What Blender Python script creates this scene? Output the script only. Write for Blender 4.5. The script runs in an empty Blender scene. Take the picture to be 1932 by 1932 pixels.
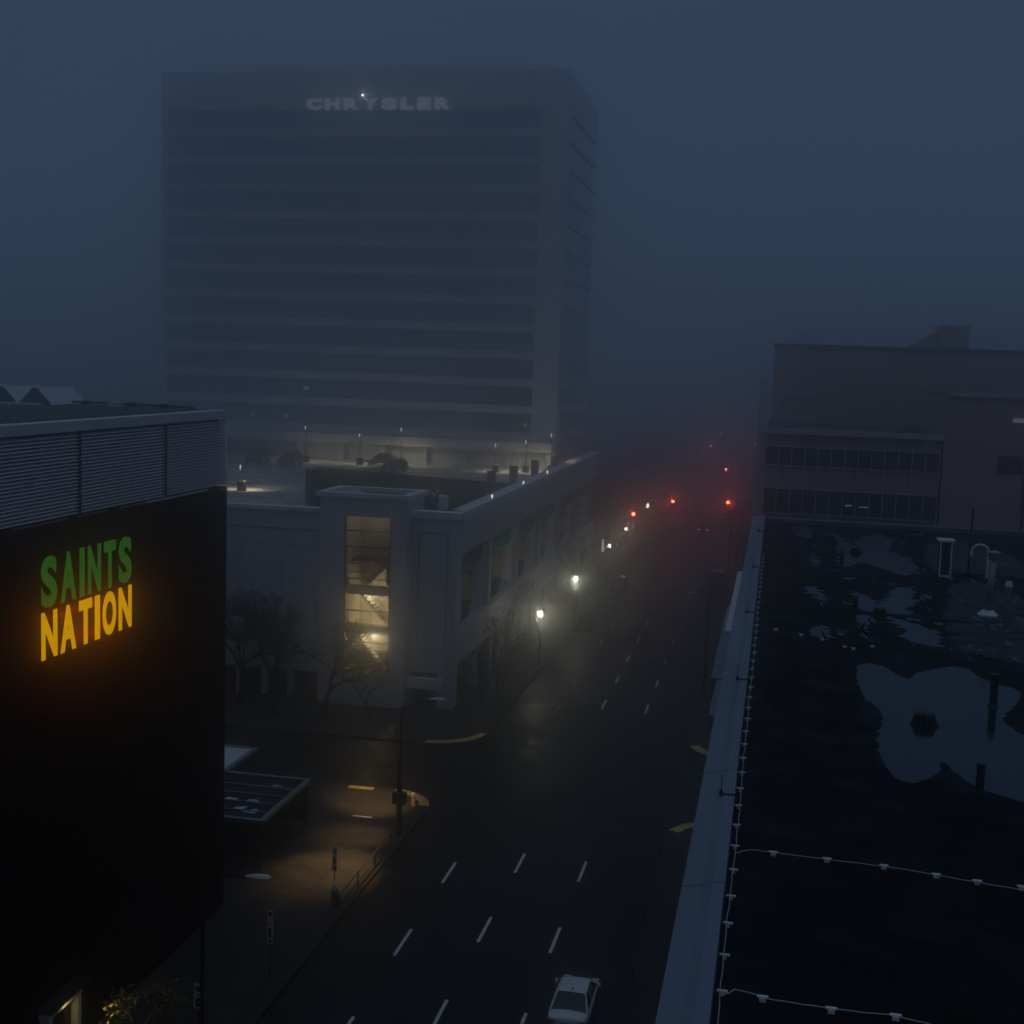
import bpy, bmesh, math, random
from mathutils import Vector, Matrix
random.seed(7)
R = math.radians
sc = bpy.context.scene
COL = sc.collection

# ------------------------------------------------------------------ camera
cam = bpy.data.cameras.new("camera")
cam.sensor_width = 36.0
cam.lens = 36.0 * 2500.0 / 1932.0
cam.clip_start = 0.1
cam.clip_end = 4000
camo = bpy.data.objects.new("camera", cam)
COL.objects.link(camo)
camo.matrix_world = Matrix(((0.97966233, -0.05471167, 0.19305013, 0.0),
                            (0.19786948, 0.1037109, -0.97472648, 0.0),
                            (0.03330751, 0.99310155, 0.11242743, 27.7),
                            (0, 0, 0, 1)))
sc.camera = camo

# ------------------------------------------------------------------ sky, sun, exposure
w = bpy.data.worlds.new("World")
sc.world = w
w.use_nodes = True
nt = w.node_tree
bg = nt.nodes["Background"]
sky = nt.nodes.new("ShaderNodeTexSky")
sky.sky_type = 'NISHITA'
sky.sun_disc = False
sky.sun_elevation = R(2)
sky.sun_rotation = R(150)
sc_sky = nt.nodes.new("ShaderNodeMixRGB")
sc_sky.blend_type = 'MULTIPLY'
sc_sky.inputs[0].default_value = 1.0
sc_sky.inputs[2].default_value = (0.5, 0.5, 0.5, 1)
tc = nt.nodes.new("ShaderNodeTexCoord")
nz = nt.nodes.new("ShaderNodeTexNoise")
nz.inputs["Scale"].default_value = 2.2
nz.inputs["Detail"].default_value = 3
cr = nt.nodes.new("ShaderNodeValToRGB")
cr.color_ramp.elements[0].position = 0.3
cr.color_ramp.elements[0].color = (0.24, 0.475, 0.98, 1)
cr.color_ramp.elements[1].position = 0.72
cr.color_ramp.elements[1].color = (0.295, 0.57, 1.1, 1)
mx = nt.nodes.new("ShaderNodeMixRGB")
mx.inputs[0].default_value = 0.92
nt.links.new(tc.outputs["Generated"], nz.inputs["Vector"])
nt.links.new(nz.outputs["Fac"], cr.inputs["Fac"])
nt.links.new(sky.outputs[0], sc_sky.inputs[1])
nt.links.new(sc_sky.outputs[0], mx.inputs[1])
nt.links.new(cr.outputs[0], mx.inputs[2])
sep = nt.nodes.new("ShaderNodeSeparateXYZ")
nt.links.new(tc.outputs["Generated"], sep.inputs[0])
mr = nt.nodes.new("ShaderNodeMapRange")
mr.interpolation_type = 'SMOOTHSTEP'
mr.inputs["From Min"].default_value = 0.3
mr.inputs["From Max"].default_value = 1.0
nt.links.new(sep.outputs["Z"], mr.inputs["Value"])
zen = nt.nodes.new("ShaderNodeMixRGB")
zen.inputs[2].default_value = (1.5, 2.05, 2.85, 1)
nt.links.new(mr.outputs["Result"], zen.inputs[0])
nt.links.new(mx.outputs[0], zen.inputs[1])
nt.links.new(zen.outputs[0], bg.inputs["Color"])
bg.inputs["Strength"].default_value = 0.099

sun = bpy.data.lights.new("sun", 'SUN')
sun.energy = 0.012
sun.angle = R(60)
sun.color = (0.85, 0.92, 1.0)
suno = bpy.data.objects.new("sun", sun)
COL.objects.link(suno)
suno.rotation_euler = (R(30), 0, R(150))

sc.view_settings.view_transform = 'Standard'
sc.view_settings.look = 'None'
sc.view_settings.exposure = 0.0
sc.view_settings.gamma = 1.0
sc.cycles.use_denoising = True
sc.cycles.volume_bounces = 12
sc.cycles.max_bounces = 14
sc.cycles.transparent_max_bounces = 12
sc.cycles.caustics_reflective = False
sc.cycles.caustics_refractive = False
sc.cycles.sample_clamp_indirect = 2.0

# ------------------------------------------------------------------ materials
MATS = {}


def mat(name, col, rough=0.6, metal=0.0, var=0.0, scale=3.0, rvar=0.0, bump=0.0, spec=0.5, coat=0.0, stretch=None):
    if name in MATS:
        return MATS[name]
    m = bpy.data.materials.new(name)
    m.use_nodes = True
    t = m.node_tree
    b = t.nodes["Principled BSDF"]
    b.inputs["Base Color"].default_value = (*col, 1)
    b.inputs["Roughness"].default_value = rough
    b.inputs["Metallic"].default_value = metal
    b.inputs["Specular IOR Level"].default_value = spec
    b.inputs["Coat Weight"].default_value = coat
    if var or rvar or bump:
        c = t.nodes.new("ShaderNodeTexCoord")
        n = t.nodes.new("ShaderNodeTexNoise")
        n.inputs["Scale"].default_value = scale
        n.inputs["Detail"].default_value = 6
        n.inputs["Roughness"].default_value = 0.65
        if stretch:
            mp = t.nodes.new("ShaderNodeMapping")
            mp.inputs["Scale"].default_value = stretch
            t.links.new(c.outputs["Object"], mp.inputs["Vector"])
            t.links.new(mp.outputs["Vector"], n.inputs["Vector"])
        else:
            t.links.new(c.outputs["Object"], n.inputs["Vector"])
        if var:
            r = t.nodes.new("ShaderNodeValToRGB")
            r.color_ramp.elements[0].position = 0.3
            r.color_ramp.elements[1].position = 0.7
            r.color_ramp.elements[0].color = (*[x * (1 - var) for x in col], 1)
            r.color_ramp.elements[1].color = (*[min(1, x * (1 + var)) for x in col], 1)
            t.links.new(n.outputs["Fac"], r.inputs["Fac"])
            t.links.new(r.outputs["Color"], b.inputs["Base Color"])
        if rvar:
            q = t.nodes.new("ShaderNodeMapRange")
            q.inputs["From Min"].default_value = 0.35
            q.inputs["From Max"].default_value = 0.65
            q.inputs["To Min"].default_value = max(0.02, rough - rvar)
            q.inputs["To Max"].default_value = min(1, rough + rvar)
            t.links.new(n.outputs["Fac"], q.inputs["Value"])
            t.links.new(q.outputs["Result"], b.inputs["Roughness"])
        if bump:
            n2 = t.nodes.new("ShaderNodeTexNoise")
            n2.inputs["Scale"].default_value = scale * 6
            n2.inputs["Detail"].default_value = 4
            t.links.new(c.outputs["Object"], n2.inputs["Vector"])
            bp = t.nodes.new("ShaderNodeBump")
            bp.inputs["Strength"].default_value = bump
            bp.inputs["Distance"].default_value = 0.02
            t.links.new(n2.outputs["Fac"], bp.inputs["Height"])
            t.links.new(bp.outputs["Normal"], b.inputs["Normal"])
    MATS[name] = m
    return m


def emit(name, col, strength=1.0):
    if name in MATS:
        return MATS[name]
    m = bpy.data.materials.new(name)
    m.use_nodes = True
    t = m.node_tree
    b = t.nodes["Principled BSDF"]
    b.inputs["Base Color"].default_value = (*[min(0.8, c) for c in col], 1)
    b.inputs["Emission Color"].default_value = (*col, 1)
    b.inputs["Emission Strength"].default_value = strength
    b.inputs["Roughness"].default_value = 0.5
    MATS[name] = m
    return m


def brick(name, c1, c2, mortar, scale=1.0):
    m = bpy.data.materials.new(name)
    m.use_nodes = True
    t = m.node_tree
    b = t.nodes["Principled BSDF"]
    b.inputs["Roughness"].default_value = 0.8
    c = t.nodes.new("ShaderNodeTexCoord")
    mp = t.nodes.new("ShaderNodeMapping")
    mp.inputs["Rotation"].default_value = (R(90), 0, 0)
    k = t.nodes.new("ShaderNodeTexBrick")
    k.inputs["Color1"].default_value = (*c1, 1)
    k.inputs["Color2"].default_value = (*c2, 1)
    k.inputs["Mortar"].default_value = (*mortar, 1)
    k.inputs["Scale"].default_value = scale
    k.inputs["Brick Width"].default_value = 0.3
    k.inputs["Row Height"].default_value = 0.1
    k.inputs["Mortar Size"].default_value = 0.01
    t.links.new(c.outputs["Object"], mp.inputs["Vector"])
    t.links.new(mp.outputs["Vector"], k.inputs["Vector"])
    t.links.new(k.outputs["Color"], b.inputs["Base Color"])
    MATS[name] = m
    return m


def glass(name, tint=(0.9, 0.95, 1.0), gloss=0.12):
    m = bpy.data.materials.new(name)
    m.use_nodes = True
    t = m.node_tree
    for n in list(t.nodes):
        if n.type != 'OUTPUT_MATERIAL':
            t.nodes.remove(n)
    out = [n for n in t.nodes if n.type == 'OUTPUT_MATERIAL'][0]
    tr = t.nodes.new("ShaderNodeBsdfTransparent")
    tr.inputs[0].default_value = (*tint, 1)
    gl = t.nodes.new("ShaderNodeBsdfGlossy")
    gl.inputs["Roughness"].default_value = 0.03
    fr = t.nodes.new("ShaderNodeFresnel")
    fr.inputs["IOR"].default_value = 1.45
    mxs = t.nodes.new("ShaderNodeMixShader")
    t.links.new(fr.outputs[0], mxs.inputs[0])
    t.links.new(tr.outputs[0], mxs.inputs[1])
    t.links.new(gl.outputs[0], mxs.inputs[2])
    t.links.new(mxs.outputs[0], out.inputs["Surface"])
    MATS[name] = m
    return m


M_asphalt = mat("wet_asphalt", (0.009, 0.009, 0.01), 0.45, spec=0.12, var=0.35, scale=0.35, rvar=0.1, bump=0.25)
M_paving = mat("concrete_paving", (0.042, 0.039, 0.036), 0.6, spec=0.06, var=0.3, scale=0.8, rvar=0.15, bump=0.15)
M_ground = mat("ground_soil", (0.03, 0.032, 0.03), 0.9, var=0.3, scale=0.2)
M_white_line = mat("road_paint_white", (0.75, 0.75, 0.73), 0.55, var=0.3, scale=2.5)
M_worn_line = mat("road_paint_worn", (0.42, 0.42, 0.41), 0.6, var=0.5, scale=2.0)
M_yellow_line = mat("road_paint_yellow", (0.62, 0.42, 0.07), 0.6, var=0.35, scale=2.0)
M_dark_panel = mat("black_wall_panel", (0.012, 0.01, 0.01), 0.7, spec=0.04, var=0.2, scale=1.0)
M_alu = mat("grey_aluminium", (0.5, 0.5, 0.53), 0.5, metal=0.0, var=0.12, scale=1.2)
M_louvre = mat("louvre_grey", (0.82, 0.82, 0.84), 0.5, var=0.08, scale=2.0)
M_roof_dark = mat("dark_roof_gravel", (0.03, 0.032, 0.038), 0.8, var=0.3, scale=2.0)
M_roof_light = mat("pale_roof_sheet", (0.42, 0.45, 0.5), 0.45, var=0.1)
M_gable = mat("blue_grey_gable", (0.12, 0.16, 0.2), 0.5, var=0.1)
M_membrane = mat("black_roof_membrane", (0.006, 0.0065, 0.008), 0.7, spec=0.05, var=0.4, scale=0.9, rvar=0.3, bump=0.1)
M_water = mat("puddle_water", (0.004, 0.007, 0.012), 0.15, spec=0.42)
M_flash = mat("parapet_flashing", (0.13, 0.165, 0.22), 0.45, metal=0.2, var=0.2, scale=0.7, rvar=0.12, stretch=(1, 0.25, 1))
M_white_metal = mat("white_painted_metal", (0.62, 0.64, 0.66), 0.45, var=0.12, scale=4)
M_galv = mat("galvanised_pipe", (0.22, 0.26, 0.28), 0.4, metal=0.4, var=0.2, scale=5)
M_black = mat("black_metal", (0.012, 0.012, 0.013), 0.5, var=0.2, scale=6)
M_cable = mat("bare_copper_cable", (0.5, 0.5, 0.48), 0.5)
M_wood = mat("weathered_pole_wood", (0.035, 0.028, 0.022), 0.85, var=0.3, scale=3, stretch=(1, 1, 0.1))
M_garage = mat("grey_precast_wall", (0.45, 0.45, 0.47), 0.7, var=0.16, scale=0.9, bump=0.1, stretch=(1, 1, 0.18))
M_garage2 = mat("grey_precast_band", (0.6, 0.6, 0.61), 0.65, var=0.1, scale=0.7)
M_groove = mat("wall_joint", (0.14, 0.145, 0.16), 0.8)
M_deck = mat("wet_deck_concrete", (0.4, 0.385, 0.36), 0.26, var=0.25, scale=0.25, rvar=0.14)
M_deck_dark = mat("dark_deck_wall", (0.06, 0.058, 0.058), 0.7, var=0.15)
M_tower = mat("tower_spandrel", (0.55, 0.56, 0.58), 0.5, var=0.08, scale=0.3)
M_tower_glass = brick("tower_mirror_glass", (0.5, 0.52, 0.56), (0.42, 0.44, 0.48), (0.22, 0.23, 0.25))
_t = M_tower_glass.node_tree
_b = _t.nodes["Principled BSDF"]
_b.inputs["Metallic"].default_value = 0.92
_b.inputs["Roughness"].default_value = 0.14
_k = [n for n in _t.nodes if n.type == 'TEX_BRICK'][0]
_k.offset = 0.0
_k.inputs["Brick Width"].default_value = 1.5
_k.inputs["Row Height"].default_value = 3.42
_k.inputs["Mortar Size"].default_value = 0.05
M_brick = brick("red_brick", (0.5, 0.32, 0.31), (0.42, 0.27, 0.27), (0.42, 0.37, 0.36))
M_brick_plain = mat("brown_brick_wall", (0.36, 0.27, 0.26), 0.8, var=0.15, scale=1.5)
M_bwindow = mat("dark_office_glass", (0.06, 0.075, 0.085), 0.08, metal=0.1, var=0.4, scale=0.4)
M_mullion = mat("grey_mullion", (0.4, 0.42, 0.44), 0.5)
M_room = mat("cream_plaster", (0.62, 0.55, 0.42), 0.8, var=0.08)
M_room_dark = mat("dark_steel_silhouette", (0.05, 0.045, 0.04), 0.6)  # handrail steel; also puts silhouette shade into stair parts
M_frame = mat("dark_bronze_frame", (0.03, 0.026, 0.022), 0.5)
M_glass = glass("clear_glass")
M_glass_dark = glass("smoked_glass", (0.35, 0.38, 0.42))
M_green = mat("dark_green_banner_cloth", (0.02, 0.48, 0.38), 0.8, var=0.25, scale=2.5)
M_gold = mat("gold_banner_print", (0.75, 0.6, 0.18), 0.8, var=0.3, scale=3)
M_skin = mat("brown_banner_print", (0.3, 0.2, 0.1), 0.8, var=0.2, scale=3)
M_pale_print = mat("pale_banner_print", (0.8, 0.82, 0.82), 0.8, var=0.2, scale=2)
M_bark = mat("wet_bark", (0.008, 0.007, 0.006), 0.8, var=0.3, scale=6)
M_leaf = mat("shrub_leaf", (0.14, 0.12, 0.03), 0.6, var=0.3, scale=5)
M_leaf_dark = mat("dark_leaf", (0.01, 0.012, 0.008), 0.6, var=0.3, scale=5)
M_car_white = mat("white_car_paint", (0.78, 0.79, 0.8), 0.25, coat=0.6)
M_car_dark = mat("dark_car_paint", (0.01, 0.011, 0.013), 0.25, coat=0.5)
M_car_grey = mat("grey_car_paint", (0.06, 0.062, 0.066), 0.3, coat=0.5)
M_car_glass = mat("car_glass", (0.004, 0.005, 0.006), 0.08)
M_tyre = mat("tyre_rubber", (0.01, 0.01, 0.01), 0.8)
M_rim = mat("alloy_rim", (0.3, 0.3, 0.31), 0.35, metal=0.8)
M_tail = mat("tail_lamp_red", (0.25, 0.01, 0.01), 0.2)
M_lampglass = mat("lamp_clear", (0.6, 0.6, 0.6), 0.15)
M_sign_white = mat("sign_white", (0.6, 0.6, 0.6), 0.5, var=0.05)
M_sign_black = mat("sign_black", (0.01, 0.01, 0.01), 0.5)
M_sign_red = mat("sign_red", (0.3, 0.03, 0.03), 0.5)
M_sign_green = mat("sign_green", (0.08, 0.2, 0.02), 0.5)
M_pink = mat("pink_lit_board", (0.4, 0.16, 0.14), 0.6)  # pink light on the board is put into its colour

E_nation = emit("amber_sign_face", (1.0, 0.52, 0.0), 0.58)
E_saints = emit("green_sign_face", (0.09, 0.55, 0.035), 0.1)
E_halo = emit("red_sign_backlight", (1.0, 0.06, 0.0), 5.0)
E_lamp = emit("street_lamp_glow", (1.0, 0.97, 0.66), 7.0)
E_lamp_far = emit("far_lamp_glow", (1.0, 0.96, 0.75), 4.5)
E_red = emit("red_signal_lens", (1.0, 0.13, 0.05), 24.0)
E_red_far = emit("far_red_lens", (1.0, 0.2, 0.18), 16.0)
E_cool = emit("cool_wall_light", (0.95, 1.0, 1.0), 1.6)
E_deck = emit("deck_lamp_glow", (1.0, 0.95, 0.8), 0.9)
E_letter = emit("pale_sign_letters", (0.85, 0.95, 1.0), 0.10)
E_beacon = emit("white_beacon", (1.0, 1.0, 0.95), 4.5)
E_sky_panel = emit("canopy_light_panel", (1.0, 0.9, 0.55), 0.16)
E_ceiling = emit("ceiling_light", (1.0, 0.88, 0.6), 0.6)
E_office = emit("office_light", (1.0, 0.93, 0.7), 0.07)
E_panel = emit("lit_panel", (1.0, 1.0, 0.92), 0.6)

# ------------------------------------------------------------------ mesh builder
ORG = {}


class MB:
    def __init__(s):
        s.v = []
        s.f = []

    def add(s, vs, fs):
        o = len(s.v)
        s.v += [tuple(p) for p in vs]
        s.f += [tuple(i + o for i in f) for f in fs]
        return s

    def box(s, x0, x1, y0, y1, z0, z1):
        return s.add([(x0, y0, z0), (x1, y0, z0), (x1, y1, z0), (x0, y1, z0), (x0, y0, z1), (x1, y0, z1), (x1, y1, z1), (x0, y1, z1)],
                     [(3, 2, 1, 0), (4, 5, 6, 7), (0, 1, 5, 4), (1, 2, 6, 5), (2, 3, 7, 6), (3, 0, 4, 7)])

    def prism(s, poly, z0, z1):
        n = len(poly)
        a = sum(poly[i][0] * poly[(i + 1) % n][1] - poly[(i + 1) % n][0] * poly[i][1] for i in range(n))
        if a < 0:
            poly = poly[::-1]
        return s.add([(x, y, z0) for x, y in poly] + [(x, y, z1) for x, y in poly],
                     [tuple(range(n - 1, -1, -1)), tuple(range(n, 2 * n))] + [(i, (i + 1) % n, n + (i + 1) % n, n + i) for i in range(n)])

    def quad(s, *p):
        return s.add(p, [tuple(range(len(p)))])

    def tube(s, p0, p1, r0, r1=None, n=8, cap=True):
        r1 = r0 if r1 is None else r1
        p0, p1 = Vector(p0), Vector(p1)
        d = (p1 - p0)
        if d.length < 1e-6:
            return s
        d.normalize()
        a = d.cross(Vector((0, 0, 1)) if abs(d.z) < 0.95 else Vector((1, 0, 0))).normalized()
        b = d.cross(a)
        vs = []
        for p, r in ((p0, r0), (p1, r1)):
            for i in range(n):
                t = 2 * math.pi * i / n
                vs.append(p + a * (r * math.cos(t)) + b * (r * math.sin(t)))
        fs = [(i, i + n, (i + 1) % n + n, (i + 1) % n) for i in range(n)]
        if cap:
            fs += [tuple(range(n)), tuple(range(2 * n - 1, n - 1, -1))]
        return s.add(vs, fs)

    def path(s, pts, r, n=6):
        for a, b in zip(pts, pts[1:]):
            s.tube(a, b, r, r, n)
        return s

    def sphere(s, c, r, n=12, m=8, sz=1.0):
        vs = [(c[0], c[1], c[2] + r * sz)]
        for j in range(1, m):
            ph = math.pi * j / m
            for i in range(n):
                t = 2 * math.pi * i / n
                vs.append((c[0] + r * math.sin(ph) * math.cos(t), c[1] + r * math.sin(ph) * math.sin(t), c[2] + r * sz * math.cos(ph)))
        vs.append((c[0], c[1], c[2] - r * sz))
        fs = [(0, 1 + i, 1 + (i + 1) % n) for i in range(n)]
        for j in range(m - 2):
            for i in range(n):
                a = 1 + j * n + i
                b = 1 + j * n + (i + 1) % n
                fs.append((a, a + n, b + n, b))
        e = len(vs) - 1
        k = 1 + (m - 2) * n
        fs += [(k + i, e, k + (i + 1) % n) for i in range(n)]
        return s.add(vs, fs)

    def build(s, name, m, parent=None, smooth=False, bevel=0.0):
        org = ORG.get(parent.name, Vector((0, 0, 0))) if parent else Vector((0, 0, 0))
        me = bpy.data.meshes.new(name)
        me.from_pydata([tuple(Vector(v) - org) for v in s.v], [], s.f)
        me.update()
        o = bpy.data.objects.new(name, me)
        COL.objects.link(o)
        if m:
            me.materials.append(m)
        if parent:
            o.parent = parent
            ORG[o.name] = org
        if smooth:
            for p in me.polygons:
                p.use_smooth = True
        if bevel:
            b = o.modifiers.new("bevel", 'BEVEL')
            b.width = bevel
            b.segments = 2
            b.limit_method = 'ANGLE'
        return o


def tag(o, label, cat, group=None):
    o["label"] = label
    o["category"] = cat
    if group:
        o["group"] = group
    return o


def thing(name, label, cat, loc, group=None):
    o = bpy.data.objects.new(name, None)
    o.empty_display_size = 0.3
    COL.objects.link(o)
    o.location = loc
    ORG[o.name] = Vector(loc)
    return tag(o, label, cat, group)


def struct(o, kind="structure"):
    o["kind"] = kind
    return o


def dup(root, loc, label, rz=None):
    r = root.copy()
    COL.objects.link(r)
    r.location = loc
    if rz is not None:
        r.rotation_euler = (0, 0, rz)
    r["label"] = label
    for ch in list(root.children):
        c = ch.copy()
        COL.objects.link(c)
        c.parent = r
        for g in list(ch.children):
            d = g.copy()
            COL.objects.link(d)
            d.parent = c
    return r


def lamp(parent, loc, watts, col, radius=0.12, spot=None, aim=None):
    l = bpy.data.lights.new("lamp_light", 'SPOT' if spot else 'POINT')
    l.energy = watts
    l.color = col
    l.shadow_soft_size = radius
    o = bpy.data.objects.new("lamp_light", l)
    COL.objects.link(o)
    org = ORG.get(parent.name, Vector((0, 0, 0)))
    o.parent = parent
    o.location = Vector(loc) - org
    if spot:
        l.spot_size = R(spot)
        l.spot_blend = 1.0
        d = (Vector(aim) - Vector(loc)).normalized()
        o.rotation_euler = d.to_track_quat('-Z', 'Y').to_euler()
    return o


def arc(cx, cy, r, a0, a1, n=10):
    return [(cx + r * math.cos(R(a0 + (a1 - a0) * i / n)), cy + r * math.sin(R(a0 + (a1 - a0) * i / n))) for i in range(n + 1)]


# ------------------------------------------------------------------ the setting
g = struct(MB().quad((-420, -60, -0.14), (420, -60, -0.14), (420, 900, -0.14), (-420, 900, -0.14)).build("ground", M_ground))
rd = MB().quad((-19.9, -40, 0), (-5.2, -40, 0), (-5.2, 860, 0), (-19.9, 860, 0))
road = struct(rd.build("road", M_asphalt))
cs = MB().quad((-150, 79.9, -0.004), (-19.9, 79.9, -0.004), (-19.9, 90.5, -0.004), (-150, 90.5, -0.004))
cs.quad((-5.2, 79.5, -0.004), (120, 79.5, -0.004), (120, 93, -0.004), (-5.2, 93, -0.004))
cs.quad((-24, 75, -0.008), (-19.9, 75, -0.008), (-19.9, 96, -0.008), (-24, 96, -0.008))
cs.quad((-5.2, 75, -0.008), (-1, 75, -0.008), (-1, 97, -0.008), (-5.2, 97, -0.008))
cs.quad((-19.9, 232, -0.004), (-90, 232, -0.004), (-90, 246, -0.004), (-19.9, 246, -0.004))
struct(cs.build("cross_street", M_asphalt))
KZ = 0.14
pv = MB()
nl = [(-60, -40), (-19.9, -40)] + [(-19.9, 76.9)] + arc(-22.9, 76.9, 3.0, 0, 90)[1:] + [(-60, 79.9)]
pv.prism(nl, -0.13, KZ)
fl = [(-60, 90.5)] + arc(-23.9, 94.5, 4.0, -90, 0) + [(-19.9, 232), (-60, 232)]
pv.prism(fl, -0.13, KZ)
nr = [(30, -40), (30, 79.5)] + arc(-2.2, 76.5, 3.0, 90, 180) + [(-5.2, -40)]
pv.prism(nr, -0.13, KZ)
fr_ = [(30, 93)] + arc(-1.7, 96.5, 3.5, -90, -180) + [(-5.2, 400), (30, 400)]
pv.prism(fr_, -0.13, KZ)
pv.prism([(-60, 246), (-19.9, 246), (-19.9, 400), (-60, 400)], -0.13, KZ)
struct(pv.build("sidewalk", M_paving, bevel=0.03))
# expansion joints of the lit pavement
jt = MB()
y = 22.0
while y < 79:
    jt.box(-25.9, -20.25, y, y + 0.05, KZ + 0.002, KZ + 0.006)
    y += 1.9
for x in (-22.4, -24.3):
    jt.box(x, x + 0.05, 22, 76, KZ + 0.0065, KZ + 0.009)
struct(jt.build("sidewalk_joints", mat("paving_joint", (0.02, 0.019, 0.018), 0.8, spec=0.05)))
# lane dashes (3 m long every 9 m)
ln = MB()
wl = MB()
for lx, y0 in ((-16.2, 57.05), (-12.75, 50.5), (-9.2, 59.25)):
    k = -4
    while True:
        yy = y0 + 9.0 * k
        if yy > 330:
            break
        if not (74.5 < yy < 96) and not (228 < yy < 247):
            worn = random.random() < 0.18 and yy > 100
            (wl if worn else ln).box(lx - 0.08, lx + 0.08, yy + (0.4 if worn else 0), yy + 3.0 - (random.random() if worn else 0), 0.004, 0.007)
        k += 1
ln.box(-23.9, -22.7, 74.2, 74.35, KZ + 0.011, KZ + 0.014)
ln.box(-8.2, -5.6, 222, 222.5, 0.004, 0.007)
struct(ln.build("lane_markings", M_white_line))
struct(wl.build("worn_lane_markings", M_worn_line))
yl = MB()


def band(c, r0, r1, a0, a1, z0, z1, n=10):
    p = arc(c[0], c[1], r1, a0, a1, n) + arc(c[0], c[1], r0, a1, a0, n)
    yl.prism(p, z0, z1)


band((-22.9, 76.9), 2.35, 2.98, 8, 88, KZ + 0.003, KZ + 0.007)
yl.box(-25.9, -24.2, 79.2, 79.75, KZ + 0.003, KZ + 0.007)
band((-23.9, 94.5), 3.3, 3.97, -88, -5, KZ + 0.003, KZ + 0.007)
band((-2.2, 76.5), 2.3, 2.97, 95, 165, KZ + 0.003, KZ + 0.007)
band((-1.7, 96.5), 2.7, 3.46, -95, -165, KZ + 0.003, KZ + 0.007)
struct(yl.build("yellow_kerb_paint", M_yellow_line))

# ------------------------------------------------------------------ haze
hz = MB().box(-440, 440, -80, 920, -1.2, 67.5).build("haze", None)
hm = bpy.data.materials.new("haze_air")
hm.use_nodes = True
t = hm.node_tree
for n in list(t.nodes):
    if n.type != 'OUTPUT_MATERIAL':
        t.nodes.remove(n)
pvn = t.nodes.new("ShaderNodeVolumePrincipled")
pvn.inputs["Color"].default_value = (0.97, 0.975, 0.98, 1)
pvn.inputs["Density"].default_value = 0.0081
pvn.inputs["Anisotropy"].default_value = 0.97
t.links.new(pvn.outputs[0], [n for n in t.nodes if n.type == 'OUTPUT_MATERIAL'][0].inputs["Volume"])
hz.data.materials.append(hm)
struct(hz, "stuff")

# ------------------------------------------------------------------ left building with louvre screen and sign
LB = thing("louvred_building", "black walled building with a grey louvre screen round its top, left foreground", "building", (-38, 40, KZ))
MB().box(-60, -26, -5, 60, KZ, 21.25).build("wall", M_dark_panel, LB)
MB().box(-60, -26.35, -5, 59.65, 21.25, 24.55).build("inner_wall", M_black, LB)
sl = 23
ys = [-5.0, 9.95, 17.2, 24.45, 31.7, 38.95, 46.2, 53.45, 60.0]
for a, b in zip(ys, ys[1:]):
    if b < 30:
        continue
    lv = MB()
    for i in range(sl):
        z = 21.42 + i * (24.5 - 21.42) / sl
        lv.add([(-26.0, a + 0.05, z), (-26.0, b - 0.05, z), (-26.22, b - 0.05, z + 0.06), (-26.22, a + 0.05, z + 0.06), (-26.0, a + 0.05, z - 0.012), (-26.0, b - 0.05, z - 0.012)],
               [(0, 1, 2, 3), (5, 4, 3, 2), (4, 5, 1, 0)])
    lv.build("louvre_panel", M_louvre, LB)
lv = MB()
for i in range(sl):
    z = 21.42 + i * (24.5 - 21.42) / sl
    lv.box(-40, -26.06, 60.0, 60.1, z - 0.012, z + 0.07)
lv.build("louvre_panel", M_louvre, LB)
for yv in ys[4:-1]:
    MB().box(-26.12, -25.97, yv - 0.045, yv + 0.045, 21.3, 24.55).build("louvre_post", M_black, LB)
MB().box(-60, -25.92, -5, 60.12, 24.56, 24.95).build("fascia_cap", M_alu, LB)
MB().box(-60, -26.6, -5, 59.4, 24.955, 24.975).build("roof", M_roof_dark, LB)
# broken light strip under the louvre
for a, b in ((41.5, 45.2), (45.9, 48.0), (49.2, 51.4), (51.5, 54.4), (54.6, 57.6)):
    MB().box(-25.999, -25.9, a, b, 21.26, 21.33).build("soffit_trim", M_alu if b > 51.4 else M_flash, LB)
# saw-tooth monitors on the roof
for k, (x0, yy) in enumerate(((-35.15, 56.8), (-36.9, 56.8), (-38.65, 56.8))):
    rf = MB()
    x1 = x0 + 1.75
    zt, zb = 25.76, 24.98
    rf.add([(x0, yy, zb), (x1, yy, zb), ((x0 + x1) / 2 + 0.12, yy, zt), ((x0 + x1) / 2 - 0.12, yy, zt),
            (x0, yy + 3.2, zb), (x1, yy + 3.2, zb), ((x0 + x1) / 2 + 0.12, yy + 3.2, zt), ((x0 + x1) / 2 - 0.12, yy + 3.2, zt)],
           [(1, 5, 6, 2), (2, 6, 7, 3), (3, 7, 4, 0)])
    mo = rf.build("roof_monitor", M_roof_light, LB)
    MB().add([(x0 + .02, yy + .01, zb), (x1 - .02, yy + .01, zb), ((x0 + x1) / 2 + .12, yy + .01, zt - .01), ((x0 + x1) / 2 - .12, yy + .01, zt - .01)], [(0, 1, 2, 3)]).build("gable", M_gable, mo)
MB().box(-46, -33.0, 54.9, 55.4, 24.98, 25.1).build("roof_ledge", M_alu, LB)
pipe = MB().path([(-37.5, 58.8, 25.12), (-27.2, 58.9, 25.05)], 0.06)
for x in (-35.4, -33, -30.6, -28.9):
    pipe.box(x, x + 0.35, 58.7, 59.0, 24.98, 25.16)
pipe.build("roof_pipe", M_black, LB)
MB().box(-31.0, -30.4, 57.6, 58.0, 24.98, 25.22).build("roof_vent", M_alu, LB)


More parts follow.
